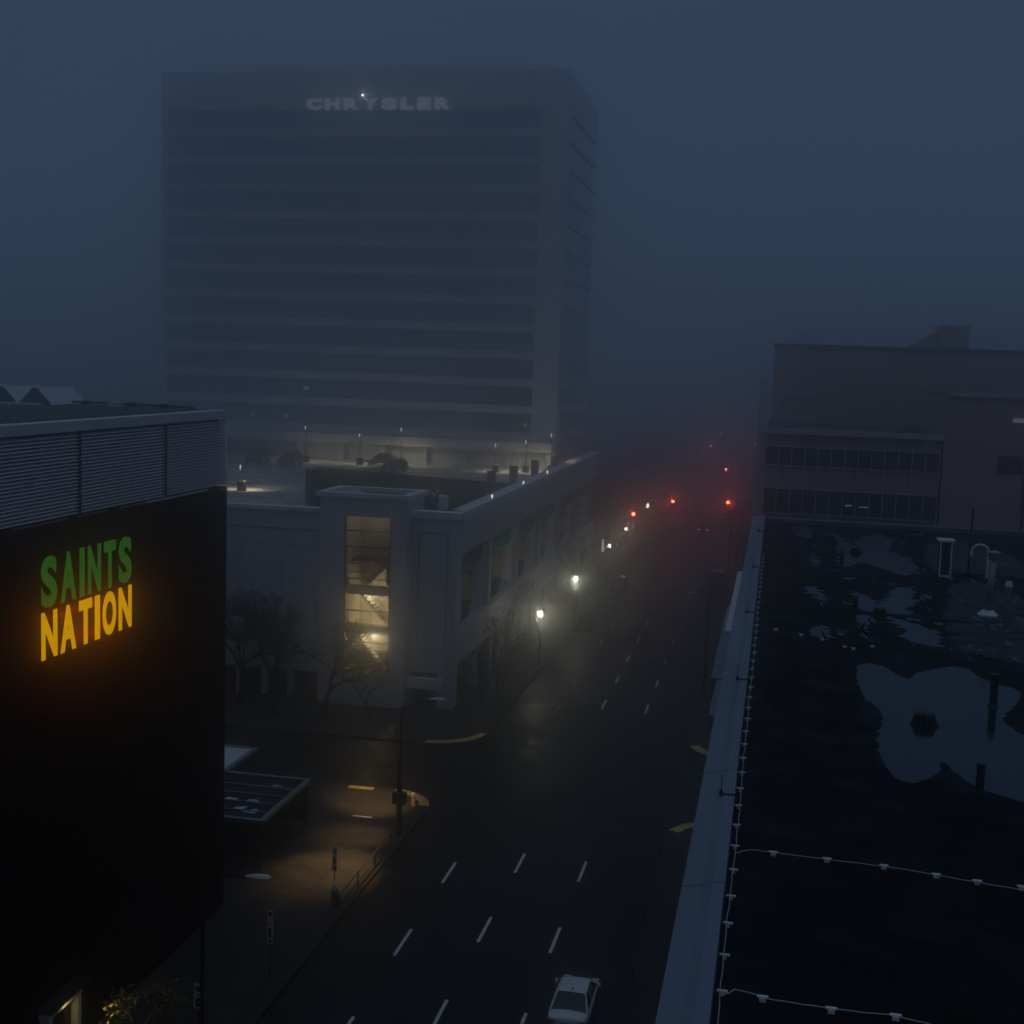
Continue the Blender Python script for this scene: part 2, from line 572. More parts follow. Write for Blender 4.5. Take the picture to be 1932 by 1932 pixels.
def glyph(ch, w, h, off=0.0):
    cu = bpy.data.curves.new("t", 'FONT')
    cu.body = ch
    cu.offset = off
    cu.resolution_u = 6
    o = bpy.data.objects.new("t", cu)
    COL.objects.link(o)
    dg = bpy.context.evaluated_depsgraph_get()
    dg.update()
    me = bpy.data.meshes.new_from_object(o.evaluated_get(dg))
    vs = [v.co.copy() for v in me.vertices]
    fs = [tuple(p.vertices) for p in me.polygons]
    bpy.data.objects.remove(o)
    bpy.data.meshes.remove(me)
    x0, x1 = min(v.x for v in vs), max(v.x for v in vs)
    y0, y1 = min(v.y for v in vs), max(v.y for v in vs)
    return [((v.x - x0) / (x1 - x0) * w, (v.y - y0) / (y1 - y0) * h) for v in vs], fs


def letter(ch, place, w, h, d, off=0.06):
    """place(u, v, depth) gives a world point; returns an extruded solid letter."""
    p, fs = glyph(ch, w, h, off)
    b = MB()
    n = len(p)
    vs = [place(u, v, d) for u, v in p] + [place(u, v, 0) for u, v in p]
    ed = {}
    for f in fs:
        for a, c in zip(f, f[1:] + f[:1]):
            ed[(a, c)] = 1
    out = [tuple(f) for f in fs] + [tuple(i + n for i in reversed(f)) for f in fs]
    for (a, c) in ed:
        if (c, a) not in ed:
            out.append((a, a + n, c + n, c))
    return b.add(vs, out)


SG = thing("wall_sign", "lit two-line wall sign reading SAINTS NATION in green and amber letters", "sign", (-25.9, 46.6, 18))
for word, z0, h, em, widths in (("SAINTS", 18.2, 1.9, E_saints, (1.08, 1.12, 0.36, 1.0, 0.94, 1.08)), ("NATION", 16.3, 1.76, E_nation, (1.08, 1.12, 0.98, 0.38, 1.08, 1.08))):
    tot = sum(widths)
    gap = (6.85 - tot) / 5
    y = 43.1
    for ch, wd in zip(word, widths):
        if ch == "I":
            b = MB().box(-25.82, -25.8, y, y + wd, z0, z0 + h)
        else:
            b = letter(ch, lambda u, v, d, y=y, z0=z0: (-25.82 + d, y + u, z0 + v), wd, h, 0.02, 0.042)
        lo = b.build("letter", em, SG)
        if word == "NATION":
            for fy, fz in ((0.15, 0.18), (0.85, 0.18), (0.15, 0.82), (0.85, 0.82)):
                lamp(SG, (-25.9, y + wd * fy, z0 + h * fz), 1.9, (1.0, 0.05, 0.0), 0.06)  # red lamps added behind the letters for the glow on the wall
        y += wd + gap

# lit entrance portal at the foot of the building
EP = thing("entrance_portal", "small lit doorway frame glowing amber at the foot of the black building", "doorway", (-25.7, 45, KZ))
MB().box(-25.98, -25.6, 43.1, 43.35, KZ, 2.55).build("jamb", M_white_metal, EP)
MB().box(-25.98, -25.6, 45.2, 45.45, KZ, 2.55).build("jamb", M_white_metal, EP)
MB().box(-25.98, -25.58, 43.0, 45.55, 2.55, 2.77).build("lintel", M_white_metal, EP)
MB().box(-25.99, -25.9, 43.36, 45.19, KZ, 2.54).build("door", M_glass_dark, EP)
MB().box(-26.0, -25.3, 42.8, 45.8, 2.95, 3.03).build("door_hood", M_black, EP)
lamp(EP, (-25.35, 44.6, 2.85), 480, (1.0, 0.68, 0.2), 0.04, spot=55, aim=(-22.7, 44.9, 1.6))  # added spot without a fixture, brightens the shrub
lamp(EP, (-25.35, 44.1, 2.87), 30, (1.0, 0.68, 0.2), 0.05, spot=165, aim=(-24.6, 44.6, 0.6))

# ------------------------------------------------------------------ right foreground building
RZ = 19.25
RB = thing("flat_roof_building", "flat roofed building with a wet black roof and grey metal parapet, right foreground", "building", (10, 35, KZ))
MB().box(-1.02, 26, 2.2, 75.5, KZ, RZ - 0.05).build("wall", M_brick_plain, RB)
MB().box(-0.45, 26, 2.2, 75.2, RZ - 0.05, RZ).build("roof", M_membrane, RB)
ya = 2.2
rc = random.Random(12)
while ya < 75.5:
    yb = min(75.6, ya + 6.1)
    jz, jx = rc.uniform(-.005, .005), rc.uniform(-.006, .006)
    sec = [(-1.1, 19.2), (-1.1, 19.5), (-0.78, 19.56), (-0.62, 19.63), (-0.43, 19.63), (-0.43, 19.2)]
    pc = MB()
    pc.add([(x + jx, ya, z + jz) for x, z in sec] + [(x + jx, yb - 0.018, z + jz) for x, z in sec],
           [(k, k + 1, k + 7, k + 6) for k in range(5)] + [(5, 4, 3, 2, 1, 0), (6, 7, 8, 9, 10, 11)])
    pc.build("coping_section", M_flash, RB)
    ya = yb
MB().box(-0.42, 26, 75.2, 75.58, RZ - 0.04, 19.5).build("rear_parapet", M_flash, RB)
for (x0, y0, y1, z) in ((-1.42, 46.2, 60.3, 18.62), (-1.55, 39.4, 52.0, 18.5), (-1.38, 34.8, 39.0, 18.55)):
    MB().box(x0, -1.024, y0, y1, z - 0.35, z).build("window_hood", M_white_metal if z > 18.6 else M_flash, RB)
PD = [[(2.93, 59.23), (3.26, 67.31), (3.18, 72.08), (3.56, 70.33), (3.92, 66.93), (4.57, 70.82), (5.48, 72.41), (6.26, 70.87), (5.56, 66.35), (5.75, 64.53), (6.31, 63.56), (6.43, 60.76), (6.07, 58.50), (5.64, 57.81), (5.01, 59.08), (4.31, 60.94), (3.95, 61.34), (3.46, 59.47)],
      [(1.17, 73.97), (1.84, 74.30), (2.29, 71.65), (2.14, 68.91), (1.65, 69.05), (1.22, 69.97)],
      [(1.89, 63.71), (2.13, 63.51), (2.15, 59.99), (2.00, 58.56), (1.74, 60.37)],
      [(1.45, 53.24), (1.93, 53.22), (2.11, 51.38), (2.02, 49.38), (1.85, 50.08), (1.68, 51.42), (1.35, 51.49)],
      [(3.15, 53.07), (3.44, 52.34), (3.90, 51.30), (4.02, 50.17), (4.44, 51.51), (4.64, 53.25), (5.31, 54.84), (5.65, 54.09), (5.31, 51.86), (5.54, 51.56), (5.10, 50.22), (4.96, 48.35), (4.13, 48.20), (3.33, 48.06), (3.16, 49.45)],
      [(3.12, 47.63), (3.67, 47.67), (3.46, 46.41), (3.13, 44.70), (3.28, 43.56), (3.19, 42.95), (3.04, 44.06)],
      [(4.09, 47.66), (4.63, 47.02), (5.10, 46.38), (5.56, 45.30), (5.51, 42.97), (5.16, 42.70), (4.59, 43.47), (4.22, 44.20), (4.68, 44.97), (4.32, 46.09)],
      [(1.41, 44.67), (1.89, 45.16), (2.08, 44.00), (1.97, 42.50), (1.76, 42.99), (1.49, 43.18)],
      [(8.23, 63.82), (8.65, 63.42), (8.90, 61.84), (8.47, 60.83), (8.18, 61.52)],
      [(2.63, 39.02), (3.07, 39.63), (3.43, 39.30), (3.66, 38.43), (3.96, 37.79), (4.31, 38.83), (4.81, 39.44), (5.41, 40.06), (5.86, 39.81), (5.95, 38.90), (6.13, 38.63), (6.33, 38.05), (6.76, 37.73), (6.87, 37.15), (6.61, 36.18), (6.23, 35.07), (5.87, 34.16), (5.99, 33.19), (6.14, 32.64), (6.35, 32.13), (5.46, 27.13), (5.26, 27.40), (5.03, 27.58), (4.73, 27.79), (4.43, 28.23), (4.26, 28.59), (4.04, 29.68), (3.91, 29.80), (3.79, 28.92), (3.62, 28.58), (3.19, 28.03), (3.05, 28.03), (2.81, 28.32), (2.69, 29.26), (2.63, 30.06), (2.63, 31.27), (2.88, 32.66), (2.95, 33.71), (2.79, 34.74), (2.61, 34.96), (2.55, 36.27), (2.55, 37.87)]]
rp = random.Random(3)


def ragged(poly, amp, rr):
    out = []
    n = len(poly)
    for i in range(n):
        a, b = poly[i], poly[(i + 1) % n]
        L = math.hypot(b[0] - a[0], b[1] - a[1])
        k = max(2, int(L / 0.16))
        nx, ny = -(b[1] - a[1]) / max(L, 1e-5), (b[0] - a[0]) / max(L, 1e-5)
        for j in range(k):
            t_ = j / k
            d = rr.uniform(-amp, amp) * math.sin(math.pi * t_) * min(1, L)
            far = a[1] > 42 and L > 0.4
            out.append((a[0] + (b[0] - a[0]) * t_ + nx * d + (rr.uniform(-0.2, 0.2) * abs(nx) if far else 0), a[1] + (b[1] - a[1]) * t_ + ny * d))
    return out


wt = MB()
for p in PD:
    q = ragged(p, 0.08, rp)
    wt.add([(x, y, RZ + 0.004) for x, y in q], [tuple(range(len(q)))])
# film patches along the right of the roof and around the large pools
for k in range(170):
    x, y = rp.uniform(1.2, 11), rp.uniform(41, 74)
    if x < 5.5 and rp.random() < 0.6:
        x += 3.5
    rx, ry = rp.uniform(0.04, 0.3) * (0.4 + rp.random()), rp.uniform(0.06, 0.7)
    q = []
    for i in range(14):
        a = 2 * math.pi * i / 14
        f = rp.uniform(0.25, 1.25)
        q.append((x + rx * f * math.cos(a), y + ry * f * math.sin(a)))
    wt.add([(a, b, RZ + 0.0045 + k * 0.00004) for a, b in q], [tuple(range(14))])
wto = wt.build("rain_water", M_water)
bmx = bmesh.new()
bmx.from_mesh(wto.data)
bmesh.ops.recalc_face_normals(bmx, faces=bmx.faces)
for f_ in bmx.faces:
    if f_.normal.z < 0:
        f_.normal_flip()
bmx.to_mesh(wto.data)
bmx.free()
struct(wto)

fm = MB()
for p in ([(5.9, 42.5), (7.2, 41.2), (9.4, 41.0), (10.6, 47), (9.8, 53), (8.4, 57.5), (7.2, 56), (6.5, 51), (6.0, 47)], [(6.9, 59.5), (8.2, 60.5), (11, 59), (11.5, 66), (9.6, 71), (7.6, 69), (7.0, 64)], [(6.4, 24), (7.4, 22.5), (9, 24), (9, 31), (7.3, 31.5), (6.5, 28)]):
    q = ragged(p, 0.16, rp)
    fm.add([(x, y, RZ + 0.002) for x, y in q], [tuple(range(len(q)))])
struct(fm.build("rain_film", mat("thin_rain_film", (0.004, 0.005, 0.007), 0.47, var=0.3, scale=1.2, rvar=0.24, spec=0.2)))
# roof drains
for x, y, s, lb in ((3.9, 33.0, 0.3, "square black drain dome in the largest puddle of the wet roof"), (3.89, 48.0, 0.24, "black drain dome on the wet roof where a dark cable crosses a puddle"), (3.94, 64.3, 0.26, "black drain dome in the farthest wide puddle of the wet roof")):
    D = thing("roof_drain", lb, "drain", (x, y, RZ), "roof drains on the wet roof")
    MB().tube((x, y, RZ), (x, y, RZ + 0.05), s * 1.15, s * 1.15, 16).build("flange", M_black, D)
    b = MB()
    for i in range(12):
        a = 2 * math.pi * i / 12
        b.tube((x + s * 0.9 * math.cos(a), y + s * 0.9 * math.sin(a), RZ + 0.03), (x + s * 0.7 * math.cos(a), y + s * 0.7 * math.sin(a), RZ + s * 0.9), 0.03, 0.03, 5)
    b.tube((x, y, RZ + s * 0.85), (x, y, RZ + s * 1.05), s * 0.78, s * 0.6, 14)
    b.tube((x, y, RZ + 0.03), (x, y, RZ + s * 0.85), s * 0.7, s * 0.7, 14)
    b.build("strainer", M_black, D)
# vent pipes
for x, y, h, r, lb in ((5.85, 35.4, 0.85, 0.1, "short black vent pipe at the right edge of the large puddle"), (4.45, 27.75, 0.62, 0.085, "nearest black vent pipe, standing at the near tip of the large puddle")):
    D = thing("vent_pipe", lb, "vent", (x, y, RZ), "vent pipes on the wet roof")
    MB().tube((x, y, RZ), (x, y, RZ + h), r, r, 14).build("pipe", M_black, D)
    MB().tube((x, y, RZ), (x, y, RZ + 0.07), r * 1.5, r * 1.2, 14).build("collar", M_black, D)
# white box vent
D = thing("box_vent", "tall white metal box vent with a pale lid on the wet roof", "vent", (7.3, 58.5, RZ))
MB().box(7.05, 7.5, 58.2, 58.75, RZ, RZ + 1.5).build("housing", M_black, D)
b = MB()
for x in (7.02, 7.46):
    b.box(x, x + 0.07, 58.14, 58.21, RZ, RZ + 1.5)
b.box(7.02, 7.53, 58.135, 58.2, RZ, RZ + 0.08)
b.box(7.5, 7.53, 58.21, 58.75, RZ, RZ + 1.5)
b.build("edge_frame", M_white_metal, D)
MB().box(6.93, 7.62, 58.05, 58.9, RZ + 1.5, RZ + 1.58).build("lid", M_white_metal, D)
# tall flue
D = thing("flue_pipe", "tall galvanised flue pipe with a cowl and pale conical base collar on the wet roof", "flue", (7.72, 49.2, RZ))
MB().tube((7.72, 49.2, RZ), (7.8, 49.2, RZ + 2.15), 0.12, 0.12, 16).build("pipe", M_galv, D, True)
b = MB().tube((7.72, 49.2, RZ), (7.72, 49.2, RZ + 0.06), 0.36, 0.36, 18).tube((7.72, 49.2, RZ + 0.06), (7.72, 49.2, RZ + 0.2), 0.36, 0.19, 18)
b.build("base_collar", M_white_metal, D)
MB().tube((7.8, 49.2, RZ + 2.1), (7.8, 49.2, RZ + 2.3), 0.2, 0.22, 14).tube((7.8, 49.2, RZ + 2.3), (7.8, 49.2, RZ + 2.36), 0.24, 0.05, 14).build("cowl", M_galv, D)
D = thing("gooseneck_vent", "small pale pipe vent with a capped top right of the tall flue", "vent", (8.62, 50.8, RZ))
MB().tube((8.62, 50.8, RZ), (8.64, 50.8, RZ + 0.82), 0.1, 0.1, 14).build("pipe", M_galv, D)
MB().tube((8.64, 50.8, RZ + 0.86), (8.64, 50.8, RZ + 1.05), 0.15, 0.1, 14).build("cap", M_white_metal, D)
D = thing("bent_conduit", "curved pale conduit arching from the tall flue down to the wet roof", "pipe", (8.4, 55.5, RZ))
MB().path([(8.05, 52, RZ), (8.07, 52, RZ + 0.75), (8.15, 52, RZ + 0.9), (8.3, 52, RZ + 0.93), (8.45, 52, RZ + 0.85), (8.5, 52, RZ)], 0.035, 8).build("conduit", M_galv, D)
D = thing("bent_vent", "shiny hooped vent hood beyond the tall flue on the wet roof", "vent", (8.7, 58.6, RZ))
b = MB()
pts = [(8.7 + 0.34 * math.cos(a), 58.6, RZ + 1.1 + 0.3 * math.sin(a)) for a in [math.pi * i / 10 for i in range(11)]]
b.path([(9.04, 58.6, RZ)] + pts + [(8.36, 58.6, RZ + 0.9)], 0.06, 8)
b.build("hoop", M_white_metal, D)
D = thing("roof_mast", "thin black mast rising past the far edge of the wet roof", "mast", (8.35, 59.2, RZ))
MB().tube((8.35, 59.2, RZ), (8.39, 59.2, RZ + 2.9), 0.055, 0.04, 8).build("pole", M_black, D)
MB().box(7.9, 8.9, 59.0, 59.4, RZ + 0.01, RZ + 0.1).build("foot_beam", M_black, D)
D = thing("black_roof_hose", "thin black cable lying across the mid puddle through a drain", "cable", (3.9, 48, RZ))
MB().path([(2.6, 48.6, RZ + .03), (3.5, 48.1, RZ + .03), (4.5, 48.0, RZ + .03), (6.2, 47.6, RZ + .03), (7.0, 47.5, RZ + .03)], 0.03, 6).build("cable", M_black, D)


def small_stack(x, y, lb):
    D = thing("exhaust_stub", lb, "vent", (x, y, RZ), "little exhaust stubs in the puddles")
    MB().tube((x, y, RZ), (x, y, RZ + 0.35), 0.09, 0.09, 10).build("stub", M_black, D)
    MB().tube((x, y, RZ + 0.42), (x, y, RZ + 0.5), 0.14, 0.05, 10).tube((x, y, RZ + .3), (x, y, RZ + .45), .02, .02, 6).build("rain_cap", M_black, D)


small_stack(3.1, 48.9, "little black capped stub left of the cabled drain dome")
small_stack(3.18, 61.5, "little black capped stub left of the farthest drain dome")

# lightning protection cables with clips
def cable(pts, lb, clips, along_x, m=M_cable):
    D = thing("lightning_cable", lb, "cable", (pts[0][0], pts[0][1], RZ), "lightning cables clipped to the wet roof")
    # resample with a slight wander
    fine = []
    rr = random.Random(len(pts))
    for a, b in zip(pts, pts[1:]):
        for j in range(6):
            t_ = j / 6
            fine.append((a[0] + (b[0] - a[0]) * t_ + rr.uniform(-.012, .012), a[1] + (b[1] - a[1]) * t_ + rr.uniform(-.012, .012), RZ + 0.05))
    fine.append((pts[-1][0], pts[-1][1], RZ + 0.05))
    MB().path(fine, 0.008, 5).build("conductor", m, D)
    for (x, y) in clips:
        b = MB()
        if along_x:
            b.box(x - 0.075, x + 0.075, y - 0.03, y + 0.03, RZ + 0.052, RZ + 0.068)
            b.box(x - 0.045, x + 0.045, y - 0.05, y + 0.05, RZ, RZ + 0.05)
        else:
            b.box(x - 0.075, x + 0.075, y - 0.028, y + 0.028, RZ + 0.052, RZ + 0.07)
            b.box(x - 0.03, x + 0.03, y - 0.045, y + 0.045, RZ, RZ + 0.05)
        b.build("clip", M_white_metal, D)
    return D


cl = []
y = 15.2
while y < 62:
    cl.append((-0.335 + random.uniform(-.015, .015), y))
    y += 1.12 + random.uniform(-.05, .05)
cable([(-0.335 + random.uniform(-.02, .02), 14 + i * 2.0) for i in range(25)], "long pale cable with clips running beside the grey parapet", cl, False)
cable([(-0.33, 17.3), (-0.15, 17.55), (0.06, 17.5), (0.35, 17.38), (1.14, 17.33), (1.95, 17.36), (2.5, 17.2), (3.2, 16.8)], "nearest pale cable branching right across the wet roof", [(0.22, 17.42), (1.12, 17.33), (1.95, 17.36)], True)
cable([(-0.33, 22.7), (-0.2, 22.9), (0.0, 23.0), (0.35, 22.97), (1.25, 22.9), (2.2, 22.85), (2.55, 22.8), (3.9, 22.5), (5.5, 22.2)], "second pale cable branching right across the wet roof, dimming away", [(0.33, 22.97), (1.25, 22.92), (2.2, 22.87), (3.05, 22.7), (3.7, 22.6), (4.4, 22.55), (5.1, 22.2)], True)
cable([(0.0, 43.8), (2.0, 42.4), (4.0, 41.4), (7, 40.5)], "far dark cable with pale clips crossing the wet roof beyond the largest puddle", [(0.3, 43.6), (1.1, 43.0), (1.75, 42.55), (2.4, 41.6), (2.65, 41.4), (3.25, 41.9)], True, M_black)

# lightning rods standing on the parapet
for i, (y, lb) in enumerate(((24.9, "nearest little black rod lying over the grey parapet"), (34.6, "second little black rod on the grey parapet"), (44.5, "third little black rod on the grey parapet"), (55.0, "fourth little black rod on the grey parapet"), (67.5, "farthest little black rod on the grey parapet"))):
    D = thing("lightning_rod", lb, "rod", (-0.66, y, 19.63), "lightning rods on the parapet")
    MB().tube((-0.68, y, 19.6), (-0.68, y, 20.02), 0.012, 0.008, 6).build("rod", M_black, D)
    MB().tube((-0.7, y, 19.645), (-0.4, y + 0.02, 19.645), 0.018, 0.018, 6).tube((-0.68, y, 19.6), (-0.68, y, 19.72), 0.04, 0.03, 8).build("bracket", M_black, D)

# ------------------------------------------------------------------ parking garage
PG = thing("parking_garage", "grey multi-storey parking garage with a stair tower, rooftop deck and banner bays", "garage", (-40, 100, KZ))
DZ = 14.5
MB().box(-72, -35.0, 100, 100.6, 2.3, 15.3).build("front_wall", M_garage, PG)
for x in (-44.6, -42.4, -40.2, -38.0):
    MB().box(x, x + 0.5, 100, 100.5, KZ, 2.3).build("column", M_garage, PG)
MB().box(-27.9, -24.1, 100, 100.6, 4.0, 15.3).build("front_wall", M_garage, PG)
b = MB()
for z in (5.0, 6.5, 8.0, 9.5, 11.0, 12.5):
    b.box(-71, -35.1, 99.985, 99.999, z, z + 0.05)
b.box(-71, -35.0, 99.975, 99.999, 13.75, 13.87)
for x in (-42.2, -38.6, -35.5):
    b.box(x, x + 0.05, 99.98, 99.997, 4, 13.7)
b.build("wall_groove", M_groove, PG)
b = MB().box(-27.2, -27.1, 99.96, 99.999, 5.2, 14.05).box(-24.9, -24.8, 99.96, 99.999, 5.2, 14.05).box(-27.2, -24.8, 99.955, 99.999, 14.05, 14.2)
b.build("panel_frame", M_groove, PG)
MB().box(-24.7, -24.1, 100.6, 180, 3.5, 6.3).build("side_wall", M_garage, PG)
MB().box(-24.7, -24.1, 100.6, 180, 12.35, 15.3).build("upper_side_wall", M_garage, PG)
MB().box(-27.2, -24.12, 101.3, 179, 12.3, 12.34).build("recess_ceiling", M_garage2, PG)
MB().box(-26.9, -26.62, 100.7, 180, 4.2, 12.3).build("recess_wall", M_garage2, PG)
MB().box(-26.6, -24.72, 100.7, 180, 4.2, 4.4).build("recess_floor", M_deck_dark, PG)
MB().box(-26.6, -24.1, 100.62, 101.9, 6.31, 12.29).build("pier", M_garage, PG)
MB().box(-72, -35.05, 99.7, 100.9, 15.3, 15.62).box(-27.85, -23.75, 99.7, 100.9, 15.3, 15.85).build("front_cornice", M_garage2, PG)
c = MB().add([(-23.75, 100.9, 15.3), (-24.75, 100.9, 15.3), (-24.75, 100.9, 16.0), (-24.45, 100.9, 16.05), (-23.75, 100.9, 15.85), (-23.75, 180, 15.3), (-24.75, 180, 15.3), (-24.75, 180, 16.0), (-24.45, 180, 16.05), (-23.75, 180, 15.85)],
             [(0, 1, 2, 3, 4), (9, 8, 7, 6, 5), (0, 4, 9, 5), (4, 3, 8, 9), (3, 2, 7, 8), (2, 1, 6, 7), (1, 0, 5, 6)])
c.build("side_cornice", M_garage2, PG)
MB().box(-24.1, -23.86, 100.9, 180, 14.15, 15.3).build("frieze", M_garage, PG)
# ground storey, set back and dark, with corner column
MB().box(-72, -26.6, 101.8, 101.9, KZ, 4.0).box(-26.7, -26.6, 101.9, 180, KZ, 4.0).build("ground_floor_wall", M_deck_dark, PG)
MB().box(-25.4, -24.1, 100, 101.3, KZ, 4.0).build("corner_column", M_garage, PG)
MB().box(-27.8, -25.4, 100.25, 100.35, 2.9, 4.0).build("transom_panel", M_garage, PG)
MB().box(-27.75, -24.9, 99.4, 100.1, 1.75, 2.55).build("entrance_fascia", M_garage2, PG)
for k in range(13):
    yy = 108 + 5.8 * k
    MB().box(-24.7, -24.1, yy, yy + 0.6, KZ, 4.0).build("column", M_garage, PG)
    if k % 2 == 0:
        MB().box(-26.59, -26.5, yy + 1.2, yy + 4.6, 0.5, 3.4).build("shop_window", M_bwindow, PG)
# deck, dark lower ramp and walls
V = [(-48, 133), (-24.7, 125.3), (-24.7, 100.9), (-37.5, 100.9), (-41.3, 114)]
deck = MB()
deck.prism([(-72, 100.6), (-37.5, 100.6), (-37.5, 100.9), (-41.3, 114), (-48, 133), (-24.7, 125.3), (-24.7, 165), (-84, 165), (-84, 100.6)], DZ - 0.3, DZ)
deck.build("roof_deck", M_deck, PG)
MB().prism([(x, y) for x, y in V], 11.4, 11.6).build("ramp_floor", M_deck_dark, PG)  # unlit ramp: its darkness is put into the floor colour
vw = MB()


def wallseg(mb, a, b_, z0, z1, th=0.35):
    dx, dy = b_[0] - a[0], b_[1] - a[1]
    L = math.hypot(dx, dy)
    nx, ny = -dy / L * th / 2, dx / L * th / 2
    mb.prism([(a[0] + nx, a[1] + ny), (b_[0] + nx, b_[1] + ny), (b_[0] - nx, b_[1] - ny), (a[0] - nx, a[1] - ny)], z0, z1)


wallseg(vw, (-48, 133), (-24.9, 125.4), 11.4, 16.0)
wallseg(vw, (-41.3, 114), (-47.7, 132.7), 11.4, 15.6)
vw.build("ramp_wall", M_deck_dark, PG)
MB().box(-24.75, -24.7, 101, 165, 11.5, 15.3).build("parapet_inner", M_deck_dark, PG)
# podium: lit rear wall with pillars, fascia
MB().box(-84, -27.4, 164.5, 165, DZ, 16.9).build("rear_wall", M_garage2, PG)
for x in (-72, -66.5, -61, -55.5, -50, -44.5, -39, -33.5, -28.2):
    MB().box(x, x + 0.8, 163.2, 164.0, DZ, 16.6).build("pillar", M_garage, PG)
MB().box(-84, -27.4, 162.6, 164.5, 16.6, 17.75).build("podium_fascia", M_garage2, PG)
# stair tower
MB().box(-35.0, -33.0, 98.9, 104, KZ, 16.75).box(-29.15, -27.9, 98.9, 104, KZ, 16.75).build("stair_tower_wall", M_garage, PG)
MB().box(-33.0, -29.15, 98.9, 99.3, KZ, 2.8).build("window_apron", M_garage, PG)
MB().box(-33.0, -29.15, 98.9, 99.3, 15.25, 16.75).build("window_head", M_garage, PG)
cap = MB()
cap.box(-35.3, -27.6, 98.6, 99.3, 16.75, 17.1).box(-35.3, -27.6, 103.6, 104.3, 16.75, 17.1).box(-35.3, -34.6, 99.3, 103.6, 16.75, 17.1).box(-28.3, -27.6, 99.3, 103.6, 16.75, 17.1)
cap.build("stair_tower_cap", M_garage2, PG)
MB().box(-34.6, -28.3, 99.3, 103.6, 16.2, 16.3).build("stair_tower_roof", M_deck_dark, PG)
SW = MB().box(-33.0, -32.88, 99.0, 99.2, 2.8, 15.25).box(-29.27, -29.15, 99.0, 99.2, 2.8, 15.25).build("stair_window", M_frame, PG)
mu = MB()
for z in (14.1, 12.83, 11.53, 10.3, 7.76, 6.47, 5.23, 3.99):
    mu.box(-32.88, -29.27, 99.03, 99.17, z - 0.04, z + 0.04)
mu.build("glazing_bar", M_frame, SW)
MB().box(-32.88, -29.27, 99.09, 99.1, 2.8, 15.25).build("pane", M_glass, SW)
MB().box(-33.0, -29.15, 103.3, 103.6, 2.8, 16.1).box(-33.0, -32.98, 99.35, 103.3, 2.8, 16.1).box(-29.17, -29.15, 99.35, 103.3, 2.8, 16.1).build("stair_room", M_room, PG)
for z0, z1 in ((2.5, 2.8), (5.85, 6.4), (9.0, 9.55), (15.8, 16.1)):
    MB().box(-32.97, -29.18, 99.35 if z1 > 3 and z0 < 15 else 99.35, 100.7 if 3 < z0 < 15 else 103.3, z0, z1).build("stair_landing", M_room, PG)


def flight(y0, y1, xa, za, xb, zb, n=9, m=M_room):
    b = MB()
    for i in range(n):
        x0 = xa + (xb - xa) * i / n
        x1 = xa + (xb - xa) * (i + 1) / n
        z = za + (zb - za) * i / n
        b.box(min(x0, x1), max(x0, x1), y0, y1, z - 0.28, z + 0.02)
    b.build("stair_flight", m, PG)


flight(101.0, 102.0, -32.6, 9.2, -30.0, 6.45, 11)
flight(102.2, 103.1, -32.6, 9.2, -30.0, 11.9, 11, M_room_dark)  # flight seen in silhouette: the shade is put into its colour
flight(101.0, 102.0, -32.6, 5.6, -30.4, 2.9, 11)
flight(102.2, 103.1, -30.2, 2.9, -32.6, 5.6, 11)
hr = MB()
for z in (9.55, 6.4):
    hr.path([(-32.9, 100.6, z + 1.0), (-31.2, 100.6, z + 1.0)], 0.03).path([(-31.2, 100.6, z), (-31.2, 100.6, z + 1.0)], 0.03)
hr.path([(-32.5, 101, 10.2), (-30, 101, 7.5)], 0.035).path([(-32.6, 102.2, 10.2), (-29.9, 102.2, 12.9)], 0.035)
hr.build("handrail", M_room_dark, PG)
MB().box(-29.9, -29.3, 101.2, 102.4, 9.55, 13.4).box(-30.1, -29.9, 101.0, 102.4, 9.55, 11.0).build("dark_column", M_room_dark, PG)  # added dark column, stands in for a dark silhouette in the window
cl_ = MB().box(-31.6, -31.3, 100.0, 100.3, 8.93, 8.98).build("ceiling_lamp", E_beacon, PG)
lamp(PG, (-31.0, 101.2, 5.4), 130, (1.0, 0.78, 0.42), 0.25)
lamp(PG, (-31.2, 101.6, 8.6), 60, (1.0, 0.78, 0.46), 0.2)
lamp(PG, (-32.3, 102.7, 8.0), 15, (1.0, 0.76, 0.4), 0.2)
lamp(PG, (-31.4, 101.5, 15.3), 22, (1.0, 0.8, 0.6), 0.25)

